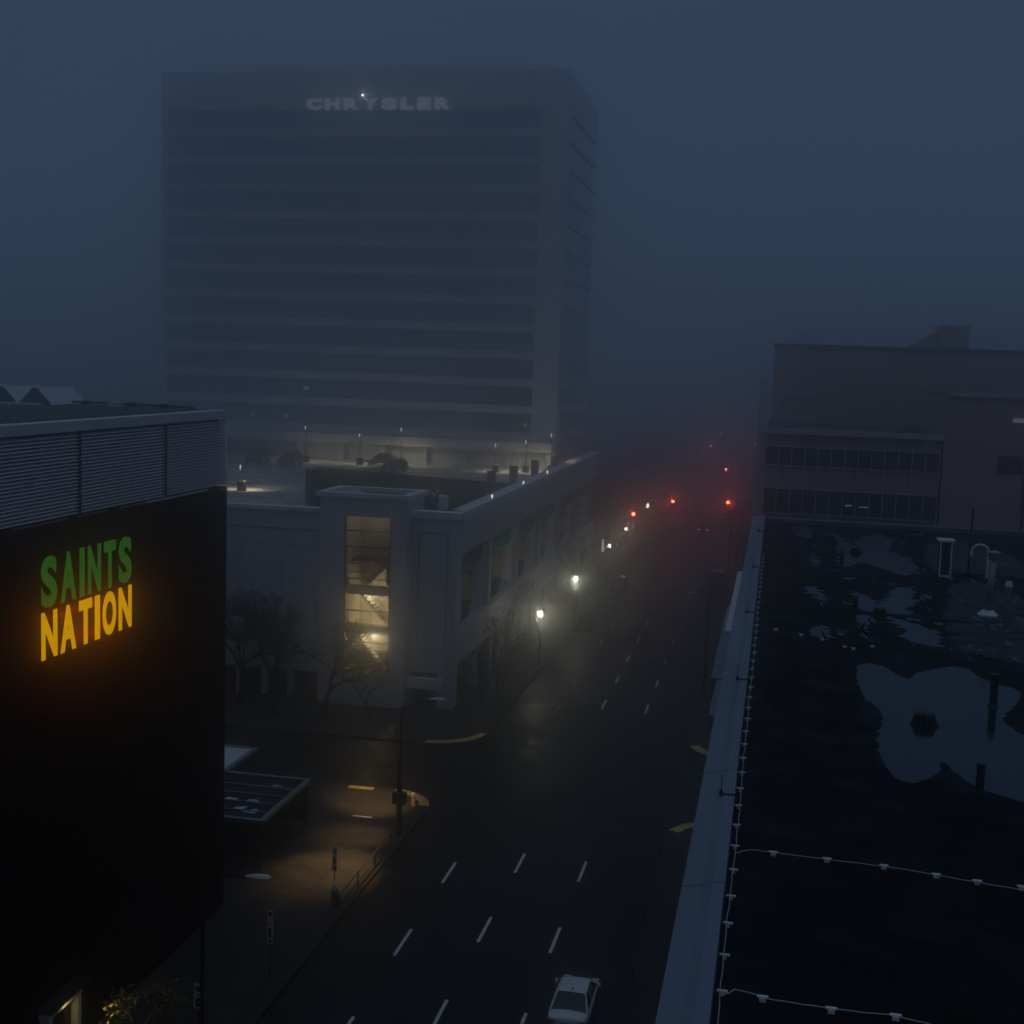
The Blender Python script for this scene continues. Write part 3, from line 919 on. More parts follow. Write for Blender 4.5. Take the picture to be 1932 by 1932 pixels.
# banner bays along the street side
bay_lb = ["nearest green and gold athlete banner beside the garage corner", "second green and gold athlete banner from the garage corner", "third green and gold athlete banner along the garage", "fourth green and gold athlete banner along the garage",
          "fifth athlete banner along the garage, fading into haze", "farthest athlete banner on the garage, almost lost in haze", ""]
for k in range(6):
    yb = 112.15 + 12.45 * k
    MB().box(-26.6, -24.1, yb, yb + 0.95, 6.31 if k < 0 else 4.41, 12.29).build("pier", M_garage, PG)
    MB().box(-26.6, -23.98, yb - 0.06, yb + 1.0, 12.36, 12.5).build("pier_ledge", M_garage2, PG)
    BN = thing("wall_banner", bay_lb[k], "banner", (-25.4, yb, 4.45), "athlete banners hung in the garage recesses")
    x0, x1 = -26.55, -24.55
    MB().box(x0, x1, yb - 0.07, yb - 0.03, 4.45, 12.05).build("cloth", M_pale_print, BN)
    yq = yb - 0.075
    rr = random.Random(k)
    MB().add([(x0, yq, 12.05), (x0, yq, 8.9), (x0 + 1.0, yq, 9.1), (x0 + 1.3, yq, 10.0), (x1 - 0.12, yq, 10.6), (x1, yq, 12.05)], [(0, 1, 2, 3, 4, 5)]).build("green_field", M_green, BN)
    yf = yq - 0.006
    hx = x0 + 0.78
    MB().add([(hx + 0.3 * math.cos(a), yf - 0.004, 9.25 + 0.5 * math.sin(a)) for a in [2 * math.pi * i / 16 for i in range(16)]], [tuple(range(15, -1, -1))]).build("figure_head", M_skin, BN)
    MB().add([(hx + 0.33 * math.cos(a), yf - 0.007, 9.5 + 0.36 * math.sin(a)) for a in [math.pi * i / 10 for i in range(11)]], [tuple(range(10, -1, -1))]).build("figure_cap", M_gold, BN)
    sh = [(x0 + 0.05, 8.6), (x0 + 0.02, 7.0), (x0 + 0.35, 6.6), (x0 + 1.05, 6.75), (x0 + 1.15, 7.8), (x0 + 1.5, 9.3), (x0 + 1.3, 9.6), (x0 + 1.0, 8.75), (x0 + 0.6, 8.85)]
    MB().add([(a + rr.uniform(-.05, .05), yf, b_) for a, b_ in sh], [tuple(range(len(sh) - 1, -1, -1))]).build("figure_shirt", M_gold, BN)
    MB().add([(x0 + 0.1, yf - .004, 6.75), (x0 + 0.05, yf - .004, 4.5), (x0 + 0.55, yf - .004, 4.5), (x0 + 0.75, yf - .004, 5.6), (x0 + 1.0, yf - .004, 6.8)], [(0, 1, 2, 3, 4)]).build("figure_trousers", M_sign_black, BN)

# small cool wall lights on the parapet
for k, (yy, lb) in enumerate(((112.1, "nearest small bright light on the garage parapet"), (126.5, "middle small bright light on the garage parapet"), (140.1, "farthest small bright light on the garage parapet"))):
    D = thing("parapet_light", lb, "light", (-23.95, yy, 16), "small bright lights along the garage parapet")
    MB().box(-24.08, -23.9, yy - 0.08, yy + 0.08, 15.88, 16.3).build("housing", M_black, D)
    MB().box(-24.06, -23.92, yy - 0.1, yy - 0.082, 15.92, 16.22).build("lens", E_cool, D)
# rooftop deck lamps with concrete bases
first = None
dl = [(-57.2, 156, 19.0, "leftmost deck lamp before the lit rear wall"), (-50.2, 156, 18.4, "deck lamp left of the middle of the lit rear wall"), (-45.5, 158, 19.2, "tall deck lamp in front of the middle of the lit rear wall"),
      (-32.9, 155, 18.0, "deck lamp before the right part of the lit rear wall"), (-29.6, 157, 18.4, "deck lamp second from the garage parapet"), (-26.7, 158, 19.3, "deck lamp closest to the street parapet"), (-50.5, 120, 17.0, "nearest deck lamp, over the bright wet patch on the left")]
for i, (x, y, z, lb) in enumerate(dl):
    D = thing("deck_lamp", lb, "lamp post", (x, y, DZ), "lamp posts on the garage roof deck")
    MB().box(x - 0.35, x + 0.35, y - 0.35, y + 0.35, DZ, DZ + 0.9).build("base", M_deck_dark, D, bevel=0.03)
    MB().tube((x, y, DZ + 0.9), (x, y, z), 0.06, 0.05, 8).build("pole", M_black, D)
    MB().box(x - 0.16, x + 0.1, y - 0.6, y + 0.1, z, z + 0.1).build("hood", M_black, D)
    MB().tube((x - .02, y - 0.3, z - 0.5), (x - .02, y - 0.3, z - 0.02), 0.04, 0.09, 8).build("lens", E_deck, D)
    lamp(D, (x, y + 0.1, z - 0.6), 1050 if i < 6 else 1200, (1.0, 0.87, 0.58), 0.12, spot=150, aim=(x, y + 0.8, DZ))
# loose dark posts beside the street parapet
for i, (x, y, lb) in enumerate(((-28.3, 131.5, "nearest dark square post beside the garage parapet"), (-27.6, 139.5, "second dark square post beside the garage parapet"), (-27.0, 149.0, "third dark square post beside the garage parapet"), (-26.3, 158.5, "farthest dark square post beside the garage parapet"), (-41.0, 113.2, "dark square post at the ramp corner on the deck"))):
    D = thing("deck_post", lb, "post", (x, y, DZ), "dark square posts on the garage deck")
    h = 2.0 if i < 4 else 2.9
    MB().box(x - 0.4, x + 0.4, y - 0.35, y + 0.35, DZ, DZ + h).build("shaft", M_deck_dark, D, bevel=0.04)
    MB().box(x - 0.46, x + 0.46, y - 0.41, y + 0.41, DZ + h, DZ + h + 0.08).build("cap", M_black, D)
D = thing("litter_bin", "pale cylindrical bin glowing in light near the garage corner", "bin", (-28.6, 113, 11.6))
MB().tube((-28.6, 113, 14.55), (-28.6, 113, 15.7), 0.42, 0.45, 16).build("drum", M_white_metal, D)
MB().tube((-28.6, 113, 15.7), (-28.6, 113, 15.85), 0.47, 0.3, 16).build("lid", M_garage2, D)
MB().tube((-28.6, 113, 11.6), (-28.6, 113, 14.55), 0.12, 0.12, 8).build("stand", M_black, D)
lamp(D, (-28.9, 112.0, 16.3), 1.2, (1.0, 0.85, 0.5), 0.06)
D = thing("utility_cabinet", "dark upright cabinet left of the pale bin near the garage corner", "cabinet", (-29.9, 113, 11.6))
MB().box(-30.4, -29.4, 112.6, 113.4, 11.6, 15.9).build("body", M_deck_dark, D, bevel=0.03)
MB().box(-30.3, -29.5, 112.57, 112.6, 12.2, 15.6).build("door", M_black, D)

# ------------------------------------------------------------------ tower
TW = thing("office_tower", "broad office tower with banded windows, its top lost in fog", "tower", (-54, 178, KZ))
TX0, TX1, TY0, TY1 = -81.0, -27.4, 165.0, 192.0
MB().box(TX0 + 0.4, TX1 - 0.4, TY0 + 0.4, TY1 - 0.4, KZ, 63.5).build("core", M_tower_glass, TW)
zs = [17.8 + 3.42 * i for i in range(13)]
for i, z in enumerate(zs):
    MB().box(TX0, TX1, TY0, TY1, z, z + 1.0).build("spandrel", M_tower, TW)
    wn = MB().box(TX0 + 0.25, TX1 - 3.2, TY0 + 0.25, TY0 + 0.39, z + 1.0, z + 3.42).build("window", M_tower_glass, TW)
    MB().box(TX1 - 0.39, TX1 - 0.25, TY0 + 3, TY1 - 0.25, z + 1.0, z + 3.42).build("window", M_tower_glass, TW)
MB().box(TX1 - 3.2, TX1 + 0.02, TY0 + 0.05, TY0 + 3, 17.0, 62.3).build("corner_pier", M_tower, TW)
MB().box(TX0 - 0.02, TX0 + 0.8, TY0 - 0.03, TY0 + 3, 17.0, 62.3).build("corner_pier", M_tower, TW)
MB().box(TX0, TX1, TY0, TY1, 17.8 + 3.42 * 12 + 1.0 + 0.004, 63.6).build("parapet", M_tower, TW)
MB().box(-70, -40, 170, 186, 63.6, 65.5).build("plant_room", M_tower, TW)
for x, z, wd in ((-68.2, 19.5, .25), (-63.6, 19.45, .35), (-61, 23.2, 0.7), (-31.6, 19.6, 0.45)):
    MB().box(x, x + wd, TY0 + 0.1, TY0 + 0.2, z, z + 0.45).build("lit_window", E_office, TW)
TS = thing("tower_sign", "pale wide letters reading CHRYSLER high on the foggy tower", "sign", (-51.5, 164.9, 59.4))
x = -61.15
for ch, wd in zip("CHRYSLER", (2.0, 2.05, 2.05, 2.1, 2.0, 1.75, 1.8, 2.05)):
    letter(ch, lambda u, v, d, x=x: (x + u, 164.97 - d, 58.75 + v), wd, 1.45, 0.2, 0.06).build("letter", E_letter, TS)
    x += wd + 0.45
D = thing("beacon_lamp", "single bright beacon above the letter Y of the tower sign", "lamp", (-53.6, 164.7, 60.2))
MB().sphere((-53.6, 164.6, 60.5), 0.15, 12, 8).build("lens", E_beacon, D)
MB().tube((-53.6, 164.6, 60.5), (-53.6, 165.0, 60.5), 0.06, 0.06, 6).build("bracket", M_black, D)

# ------------------------------------------------------------------ brick office block on the right
BB = thing("brick_office_block", "brick office block with gridded curtain wall and a plain right wing, behind the wet roof", "building", (10, 108, KZ))
MB().box(-0.85, 11.75, 100.4, 122, KZ, 23.1).build("wall", M_brick, BB)
MB().box(-1.05, 11.8, 99.9, 100.35, 23.1, 23.5).build("roof_ledge", M_mullion, BB)
MB().box(-0.85, 11.8, 100.4, 122, 23.11, 23.16).build("roof", M_roof_dark, BB)
MB().box(11.82, 26, 99.95, 124, KZ, 26.3).build("wing_wall", M_brick_plain, BB)
MB().box(11.8, 26, 99.7, 100.2, 26.3, 26.6).build("wing_ledge", M_mullion, BB)
MB().box(11.84, 26, 100.21, 124, 26.31, 26.36).build("wing_roof", M_roof_dark, BB)
MB().box(-1.5, -0.9, 101, 103.5, KZ, 27.2).build("chimney", M_garage, BB)
for k in range(2):
    zt, zb = ((22.12, 20.75), (19.0, 17.2))[k]
    for j in range(13):
        xa = -0.78 + j * 0.955
        wn = MB().box(xa + 0.04, xa + 0.9, 100.3, 100.38, zb, zt).build("window", M_bwindow, BB)
vm = MB()
for j in range(14):
    xa = -0.8 + j * 0.955
    vm.box(xa - 0.035, xa + 0.035, 100.12, 100.29, 8, 23.1)
vm.build("vertical_fin", M_mullion, BB)
hmull = MB()
for z in (22.15, 20.72, 19.03, 17.17, 16.3):
    hmull.box(-0.85, 11.7, 100.2, 100.398, z - 0.04, z + 0.04)
hmull.build("transom", M_mullion, BB)
MB().box(5.2, 5.65, 100.22, 100.295, 17.95, 18.06).build("ceiling_lamp", E_office, BB)
MB().box(6.15, 6.9, 100.22, 100.295, 17.9, 17.98).build("ceiling_lamp", E_office, BB)
b = MB().box(16.4, 18.4, 99.85, 99.94, 24.6, 24.9)
b.build("wall_lamp", E_office, BB)
MB().box(17.4, 17.6, 99.9, 99.94, 8, 22).build("downpipe", M_frame, BB)
for x0, x1, z0, z1 in ((15.6, 17.3, 20.9, 22.2),):
    MB().box(x0, x1, 99.9, 99.94, z0, z1).build("window", M_bwindow, BB)
UB = thing("tall_block", "dim windowless block with a rooftop hut rising behind the brick office", "building", (18, 160, KZ))
MB().box(-0.78, 42, 145, 175, KZ, 30.3).build("wall", M_brick_plain, UB)
MB().box(-0.9, 42.2, 144.7, 175.2, 30.3, 30.62).build("roof_cap", M_frame, UB)
MB().box(16.6, 19.6, 150, 158, 30.62, 33.2).build("roof_hut", M_brick_plain, UB)
MB().add([(13.2, 151, 30.63), (16.59, 151, 30.63), (16.59, 151, 32.8), (13.2, 156, 30.63), (16.59, 156, 30.63), (16.59, 156, 32.8)], [(0, 1, 2), (5, 4, 3), (0, 2, 5, 3)]).build("stair_cover", M_brick_plain, UB)
MB().box(0.95, 3.7, 144.85, 144.99, 25.1, 25.6).build("sign_board", M_mullion, UB)
MB().box(1.45, 3.7, 144.9, 144.99, 22.5, 22.7).build("vent_grille", M_mullion, UB)
MB().box(14.3, 16.2, 144.9, 144.99, 23.2, 23.4).build("vent_grille", M_mullion, UB)
# ------------------------------------------------------------------ far buildings along the street
def far_block(name, lb, x0, x1, y0, y1, h, m, floors, side):
    D = thing(name, lb, "building", ((x0 + x1) / 2, (y0 + y1) / 2, KZ))
    MB().box(x0, x1, y0, y1, KZ, h).build("wall", m, D)
    MB().box(x0 - 0.2, x1 + 0.2, y0 - 0.2, y1 + 0.2, h, h + 0.4).build("parapet", M_roof_dark, D)
    fh = (h - KZ) / floors
    xs = x1 + 0.01 if side > 0 else x0 - 0.06
    for f in range(floors):
        y = y0 + 2
        while y < y1 - 3:
            MB().box(xs, xs + 0.05, y, y + 2.4, KZ + f * fh + 1.0, KZ + f * fh + fh - 0.8).build("window", M_bwindow, D)
            y += 5
        x = x0 + 1.5
        while x < x1 - 3:
            MB().box(x, x + 2, y0 - 0.06, y0 - 0.01, KZ + f * fh + 1.0, KZ + f * fh + fh - 0.8).build("window", M_bwindow, D)
            x += 4.5
    return D


far_block("corner_block", "low dark block past the end of the banner garage", -45, -24.2, 196, 228, 11.0, M_deck_dark, 3, 1)
far_block("street_block", "hazy block on the left beyond the red signals", -46, -24.6, 250, 300, 9.0, M_brick_plain, 3, 1)
far_block("street_block", "hazy block at the far right end of the street", -1.5, 24, 260, 330, 12.0, M_brick_plain, 3, -1)

# ------------------------------------------------------------------ trees
def tree(x, y, h, lb, seed, spread=0.8, depth=6, trunk=0.16, group=None, cat="tree", leaves=0, name="bare_tree", z0=KZ, lean=(0, 0)):
    rr = random.Random(seed)
    D = thing(name, lb, cat, (x, y, z0), group)
    tr = MB()
    br = MB()
    lf = MB()
    tips = []

    def grow(p, d, L, r, k):
        q = p
        n = 2 if k > 2 else 1
        for i in range(n):
            d2 = (d + Vector((rr.uniform(-.22, .22), rr.uniform(-.22, .22), rr.uniform(-.1, .14)))).normalized()
            e = q + d2 * (L / n)
            (tr if k == depth else br).tube(q, e, r * (1 - 0.3 * i / n), r * (1 - 0.3 * (i + 1) / n), 7 if k > depth - 2 else 4, cap=False)
            q = e
            d = d2
        if k == 0:
            tips.append(q)
            return
        m = rr.choice((2, 3, 3)) if k > 1 else 2
        for j in range(m):
            a = rr.uniform(0, 2 * math.pi)
            s = rr.uniform(0.45, 1.0) * spread
            nd = (d + Vector((math.cos(a) * s, math.sin(a) * s, rr.uniform(-0.15, 0.35)))).normalized()
            grow(q, nd, L * rr.uniform(0.66, 0.88), max(0.027, r * 0.7), k - 1)

    grow(Vector((x, y, z0)), Vector((lean[0], lean[1], 1)).normalized(), h * 0.3, trunk, depth)
    tr.build("trunk", M_bark, D)
    br.build("crown" if not leaves else "branches", M_bark, D)
    if leaves:
        for p in tips:
            for j in range(leaves):
                c_ = p + Vector((rr.gauss(0, .22), rr.gauss(0, .22), rr.gauss(0, .2)))
                u = Vector((rr.uniform(-1, 1), rr.uniform(-1, 1), rr.uniform(-.6, .6))).normalized() * 0.12
                v = u.cross(Vector((rr.uniform(-1, 1), rr.uniform(-1, 1), 1))).normalized() * 0.05
                lf.quad(c_ - u, c_ + v, c_ + u, c_ - v)
        lf.build("leaves", M_leaf if leaves > 6 else M_leaf_dark, D)
    return D


G1 = "bare trees in front of the garage"
tree(-36.8, 94.5, 8.2, "large bare black tree in front of the plain garage wall", 11, 1.0, 7, 0.26, G1, leaves=2)
tree(-32.6, 93.6, 8.0, "bare black tree whose twigs cross the lit stair window", 5, 0.95, 7, 0.24, G1, leaves=1)
tree(-40.5, 96.0, 7.6, "bare black tree next to the corner of the black building", 23, 1.0, 7, 0.24, G1, leaves=2)
tree(-29.4, 95.2, 4.6, "low bare tree beneath the right side of the stair window", 31, 1.0, 5, 0.12, G1)
G2 = "street trees along the banner garage"
tree(-22.0, 107.5, 6.6, "street tree with some leaves, nearest the garage corner", 41, 0.75, 5, 0.12, G2, leaves=3, name="street_tree")
tree(-21.3, 124.5, 6.5, "slim bare street tree between the two nearest glowing lamps", 43, 0.6, 5, 0.1, G2, name="street_tree")
tree(-21.2, 147, 7.2, "slim bare street tree beyond the second glowing lamp", 47, 0.6, 5, 0.1, G2, name="street_tree")
tree(-20.9, 161, 7.0, "slim bare street tree by the third glowing lamp", 53, 0.6, 5, 0.1, G2, name="street_tree")
tree(-20.8, 186, 8.0, "tall bare street tree beneath the left red signal", 59, 0.55, 5, 0.12, G2, name="street_tree")
tree(-22.5, 103.5, 4.0, "small bushy tree at the garage corner pavement", 61, 0.9, 4, 0.07, G2, leaves=5, name="street_tree")
G3 = "dark trees along the right kerb"
tree(-3.6, 140, 6.2, "dark leafless tree on the right kerb, nearest the tall parapet", 67, 0.5, 5, 0.1, G3, name="kerb_tree")
tree(-3.9, 168, 7.0, "dark leafless tree on the right kerb by the dark van", 71, 0.5, 5, 0.11, G3, name="kerb_tree")
tree(-4.0, 196, 7.4, "dark leafless tree on the right kerb, farthest in the haze", 73, 0.5, 5, 0.11, G3, name="kerb_tree")
tree(-22.9, 45.2, 3.1, "amber-lit leafy shrub beside the glowing doorway", 83, 0.95, 4, 0.05, leaves=11, name="lit_shrub", cat="shrub")

# ------------------------------------------------------------------ street lamps
def street_lamp(x, y, z, lb, watts=70, r=0.26):
    D = thing("street_lamp", lb, "street lamp", (x, y, KZ), "glowing globe lamps on the left pavement")
    MB().tube((x, y, KZ), (x, y, KZ + 0.5), 0.13, 0.09, 10).tube((x, y, KZ + 0.5), (x, y, z - r * 0.9), 0.055, 0.045, 10).build("post", M_black, D)
    MB().tube((x, y, z + r * 0.8), (x, y, z + r * 1.25), r * 0.75, 0.05, 12).build("lamp_cap", M_black, D)
    MB().sphere((x, y, z), r, 16, 10).build("globe", E_lamp, D, True)
    lamp(D, (x, y, z - r - 0.12), watts, (1.0, 0.96, 0.74), 0.1)
    return D


street_lamp(-20.35, 117.6, 5.0, "nearest glowing street lamp outside the garage canopy", 240)
street_lamp(-20.25, 138.5, 5.0, "second glowing street lamp outside the garage canopy", 200)
street_lamp(-20.1, 166.0, 5.0, "third glowing street lamp, small in the haze below the dark block", 90, 0.19)
street_lamp(-20.1, 184.0, 5.0, "farthest of the close glowing lamps, below the left red signal", 90, 0.19)
for i, (x, y, z, r, lb) in enumerate(((-26.2, 300, 6.2, 0.22, "tiny far lamp left of the highest one, beyond the garage"), (-25.9, 284, 6.3, 0.26, "far white lamp between two tiny lamps in the fog"), (-29.5, 276, 6.4, 0.16, "faintest tiny lamp at the end of the banner garage"), (-18.4, 440, 6.6, 0.28, "far white lamp closest to the vanishing end of the road"), (-19.6, 210, 5.7, 0.2, "white pole lamp just left of the middle red signal"))):
    D = thing("far_lamp", lb, "street lamp", (x, y, KZ), "tiny lamps far down the street")
    MB().tube((x, y, 0), (x, y, z), 0.09, 0.05, 6).build("post", M_black, D)
    MB().sphere((x, y - 0.1, z), r, 10, 6, 1.0 if i < 4 else 2.0).build("globe", E_lamp_far, D)


# cobra head street lights, unlit
def cobra(x, y, z, lb, hx, hy, rz):
    D = thing("cobra_light", lb, "street light", (x, y, KZ), "unlit pale-headed street lights")
    MB().tube((x, y, KZ), (x, y, z - 0.3), 0.1, 0.06, 8).path([(x, y, z - 0.3), (x + (hx - x) * 0.5, y + (hy - y) * .5, z - 0.05), (hx, hy, z)], 0.035, 6).build("pole", M_black, D)
    c_, s_ = math.cos(rz), math.sin(rz)
    b = MB()
    prof = [(-0.5, 0.05, 0.03), (-0.3, 0.09, 0.07), (0.0, 0.15, 0.1), (0.3, 0.14, 0.09), (0.45, 0.08, 0.05)]
    ring = []
    for (u, hw, hh) in prof:
        ring.append([(u, -hw, 0), (u, -hw * .6, hh), (u, hw * .6, hh), (u, hw, 0), (u, 0, -hh * .4)])
    vs = [(hx + p[0] * c_ - p[1] * s_, hy + p[0] * s_ + p[1] * c_, z + p[2]) for r_ in ring for p in r_]
    fs = [(4, 3, 2, 1, 0)] + [(i * 5 + j, i * 5 + (j + 1) % 5, (i + 1) * 5 + (j + 1) % 5, (i + 1) * 5 + j) for i in range(4) for j in range(5)] + [tuple(20 + j for j in range(5))]
    b.add(vs, fs)
    b.build("lamp_head", M_white_metal, D)
    return D


cobra(-20.6, 45.6, 8.0, "unlit street light with a pale head, near the black building", -18.35, 45.6, 0.12)
D = cobra(-20.35, 72.0, 8.0, "unlit street light with a pale head, before the garage entrance", -18.6, 73.4, 0.12)
MB().tube((-20.35, 72.0, KZ), (-20.35, 72.0, 3.5), 0.19, 0.15, 10).build("pole_sleeve", M_black, D)
MB().box(-20.75, -19.95, 71.8, 72.2, 2.0, 2.7).build("control_box", M_black, D, bevel=0.03)
for (dy, ax, ay, wt_) in ((-0.35, -22.5, 66.0, 6500), (0.0, -22.7, 71.0, 2200), (0.35, -23.5, 77.0, 6000)):
    MB().box(-20.75, -20.55, 72 + dy - 0.15, 72 + dy + 0.15, 7.0, 7.15).build("added_floodlight", M_black, D)  # added fixtures, put on this pole only to light the pavement
    lamp(D, (-20.7, 72.0 + dy, 6.9), wt_, (1.0, 0.62, 0.22), 0.06, spot=42, aim=(ax, ay, 0))
# ------------------------------------------------------------------ traffic signals
def signal_head(mb_parent, x, y, z, lit=True, far=False):
    MB().box(x - 0.3, x + 0.3, y, y + 0.3, z - 1.35, z + 0.38).build("signal_housing", M_black, mb_parent)
    for k, dz in enumerate((0, -0.53, -1.06)):
        MB().tube((x, y - 0.03, z + dz), (x, y, z + dz), 0.24, 0.24, 14).build("lens", (E_red_far if far else E_red) if k == 0 else M_black, mb_parent)
        MB().box(x - 0.26, x + 0.26, y - 0.16, y, z + dz + 0.25, z + dz + 0.27).build("visor", M_black, mb_parent)


def traffic_signal(x, y, z, px, lb, watts, far=False):
    D = thing("traffic_signal", lb, "traffic light", (px, y + 0.3, KZ), "traffic signals showing red")
    MB().tube((px, y + 0.4, KZ), (px, y + 0.4, z + 0.6), 0.12, 0.08, 10).build("pole", M_black, D)
    if abs(px - x) > 0.3:
        MB().tube((px, y + 0.4, z + 0.2), (x, y + 0.4, z + 0.35), 0.07, 0.05, 8).build("mast_arm", M_black, D)
    signal_head(D, x, y, z, True, far)
    if watts:
        lamp(D, (x, y - 0.45, z), watts, (1.0, 0.045, 0.02), 0.15)


traffic_signal(-19.95, 192, 6.25, -20.4, "leftmost large red signal, on a pole beside the pavement", 32)
traffic_signal(-16.1, 216, 6.0, -21.0, "middle large red signal, on an arm over the left lanes", 55)
traffic_signal(-7.35, 219, 6.0, -4.4, "right large red signal, on an arm over the right lanes", 52)
traffic_signal(-10.75, 297, 5.6, -4.6, "tiny far red signal just right of the road centre", 30, True)
traffic_signal(-18.3, 380, 5.9, -21.5, "tiny far red signal left of the road centre", 30, True)
traffic_signal(-6.2, 396, 5.9, -3.5, "tiny far red signal beside the brick office", 30, True)

# ------------------------------------------------------------------ utility poles on the right
def util_pole(x, y, h, lb, arm, lean=0.0):
    D = thing("utility_pole", lb, "utility pole", (x, y, KZ), "dark poles along the right kerb")
    MB().tube((x, y, KZ), (x + lean, y, h), 0.17, 0.11, 10).build("pole", M_wood, D)
    MB().tube((x + lean - arm, y, h - 0.15), (x + lean + 0.7, y, h - 0.15), 0.07, 0.07, 8).build("cross_arm", M_wood, D)
    MB().box(x + lean - arm - 0.25, x + lean - arm + 0.45, y - 0.14, y + 0.14, h - 0.3, h - 0.12).build("lamp_head", M_garage2, D)


util_pole(-4.95, 112, 9.0, "nearest dark utility pole with a short arm, left of the parapet", 1.5)
util_pole(-5.6, 182, 8.2, "mid dark utility pole with a lamp arm, in front of the hazy road", 1.7)
util_pole(-4.7, 205, 6.5, "farthest dark utility pole, against the brick office corner", 0.5)

# ------------------------------------------------------------------ cars
def car(name, lb, cat, loc, rz, paint, L=4.4, W=1.76, H=1.45, style="sedan", group=None, tail=None, shared=None):
    D = thing(name, lb, cat, (0, 0, 0), group)
    hl = L / 2
    wb = L * 0.3
    # lower body loft: (y, half width bottom, half width shoulder, z bottom, z shoulder, half width top, z top)
    van = style == "van"
    zb, zsh = 0.22, 0.62 * (1.15 if van else 1)
    zt = 0.92 if not van else 1.1
    P = [(-hl, .78, .82, .42, .62, .7, zt - .12), (-hl + .12, .86, .95, .3, .66, .84, zt - .02), (-hl + .6, .9, 1, zb, .68, .9, zt + .02), (-hl * .3, .92, 1, zb, .68, .9, zt), (hl * .35, .92, 1, zb, .68, .9, zt),
         (hl * .62, .9, .99, zb, .66, .86, zt - .06), (hl - .35, .86, .95, .26, .62, .76, zt - .16), (hl - .08, .76, .84, .32, .56, .6, zt - .28), (hl, .66, .72, .38, .52, .5, zt - .34)]
    if van:
        P = [(y, a, b_, c_, d, e, f_ if y < hl * .5 else f_ + .05) for (y, a, b_, c_, d, e, f_) in P]
    b = MB()
    hw = W / 2
    rings = []
    for (y, a, s_, z0, z1, tp, z2) in P:
        rings.append([(-a * hw, y, z0), (-s_ * hw, y, z1), (-s_ * hw * .985, y, z1 + (z2 - z1) * .55), (-tp * hw, y, z2), (0, y, z2 + .03), (tp * hw, y, z2), (s_ * hw * .985, y, z1 + (z2 - z1) * .55), (s_ * hw, y, z1), (a * hw, y, z0)])
    n = 9
    vs = [p for r_ in rings for p in r_]
    fs = []
    for i in range(len(rings) - 1):
        for j in range(n):
            fs.append((i * n + j, i * n + (j + 1) % n, (i + 1) * n + (j + 1) % n, (i + 1) * n + j))
    fs.append(tuple(range(n - 1, -1, -1)))
    fs.append(tuple((len(rings) - 1) * n + j for j in range(n)))
    b.add(vs, fs)
    body = b.build("body", paint, D, True)
    sm = body.modifiers.new("sub", 'SUBSURF')
    sm.levels = 1
    sm.render_levels = 2
    # greenhouse
    if style == "sedan":
        gy = [(-hl + .55, zt - .02), (-hl + 1.25, H), (hl * .12, H), (hl * .52, zt - .04)]
    elif style == "suv":
        gy = [(-hl + .18, zt - .02), (-hl + .55, H), (hl * .15, H), (hl * .5, zt - .04)]
    else:
        gy = [(-hl + .08, zt - .02), (-hl + .2, H), (hl * .45, H), (hl * .72, zt + .02)]
    bw, tw = hw * .88, hw * (.66 if style != "van" else .8)
    (y0, z0), (y1, z1), (y2, z2), (y3, z3) = gy
    gm = MB().add([(-bw, y0, z0), (bw, y0, z0), (bw, y3, z3), (-bw, y3, z3), (-tw, y1, z1 - .03), (tw, y1, z1 - .03), (tw, y2, z2 - .03), (-tw, y2, z2 - .03)],
                  [(0, 1, 5, 4), (1, 2, 6, 5), (2, 3, 7, 6), (3, 0, 4, 7)])
    gm.build("window", M_car_glass, D)
    # roof skin, slightly domed, and pillars
    rf = MB()
    NX, NY = 6, 6
    for i in range(NY + 1):
        for j in range(NX + 1):
            u, v = j / NX * 2 - 1, i / NY * 2 - 1
            rf.v.append((u * tw * 1.02, (y1 + y2) / 2 + v * (y2 - y1) / 2 * 1.03, z1 - .03 + .06 * (1 - u * u * .8) * (1 - v * v * .5)))
    for i in range(NY):
        for j in range(NX):
            a = i * (NX + 1) + j
            rf.f.append((a, a + 1, a + NX + 2, a + NX + 1))
    rf.build("roof", paint, D, True)
    for sx in (-1, 1):
        pl = MB()
        for (ya, za, yb, zb_) in ((y0, z0, y1, z1), (y3, z3, y2, z2)):
            pl.tube((sx * bw * 1.0, ya, za), (sx * tw * 1.01, yb, zb_ - .02), .05, .04, 6)
        pl.tube((sx * tw * 1.01, y1, z1 - .02), (sx * tw * 1.01, y2, z2 - .02), .035, .035, 6)
        ym = (y1 + y2) / 2
        pl.tube((sx * bw * 1.0, ym, (z0 + z3) / 2), (sx * tw * 1.01, ym, z1 - .03), .035, .03, 6)
        pl.build("pillar", paint, D)
    if style == "sedan":
        MB().add([(-.02, y1 + .12, H + .015), (.02, y1 + .12, H + .015), (.012, y1 + .16, H + .13), (-.012, y1 + .16, H + .13), (-.02, y1 + .34, H + .02), (.02, y1 + .34, H + .02)],
                 [(0, 1, 2, 3), (1, 5, 2), (0, 3, 4), (3, 2, 5, 4)]).build("fin_antenna", M_black, D)
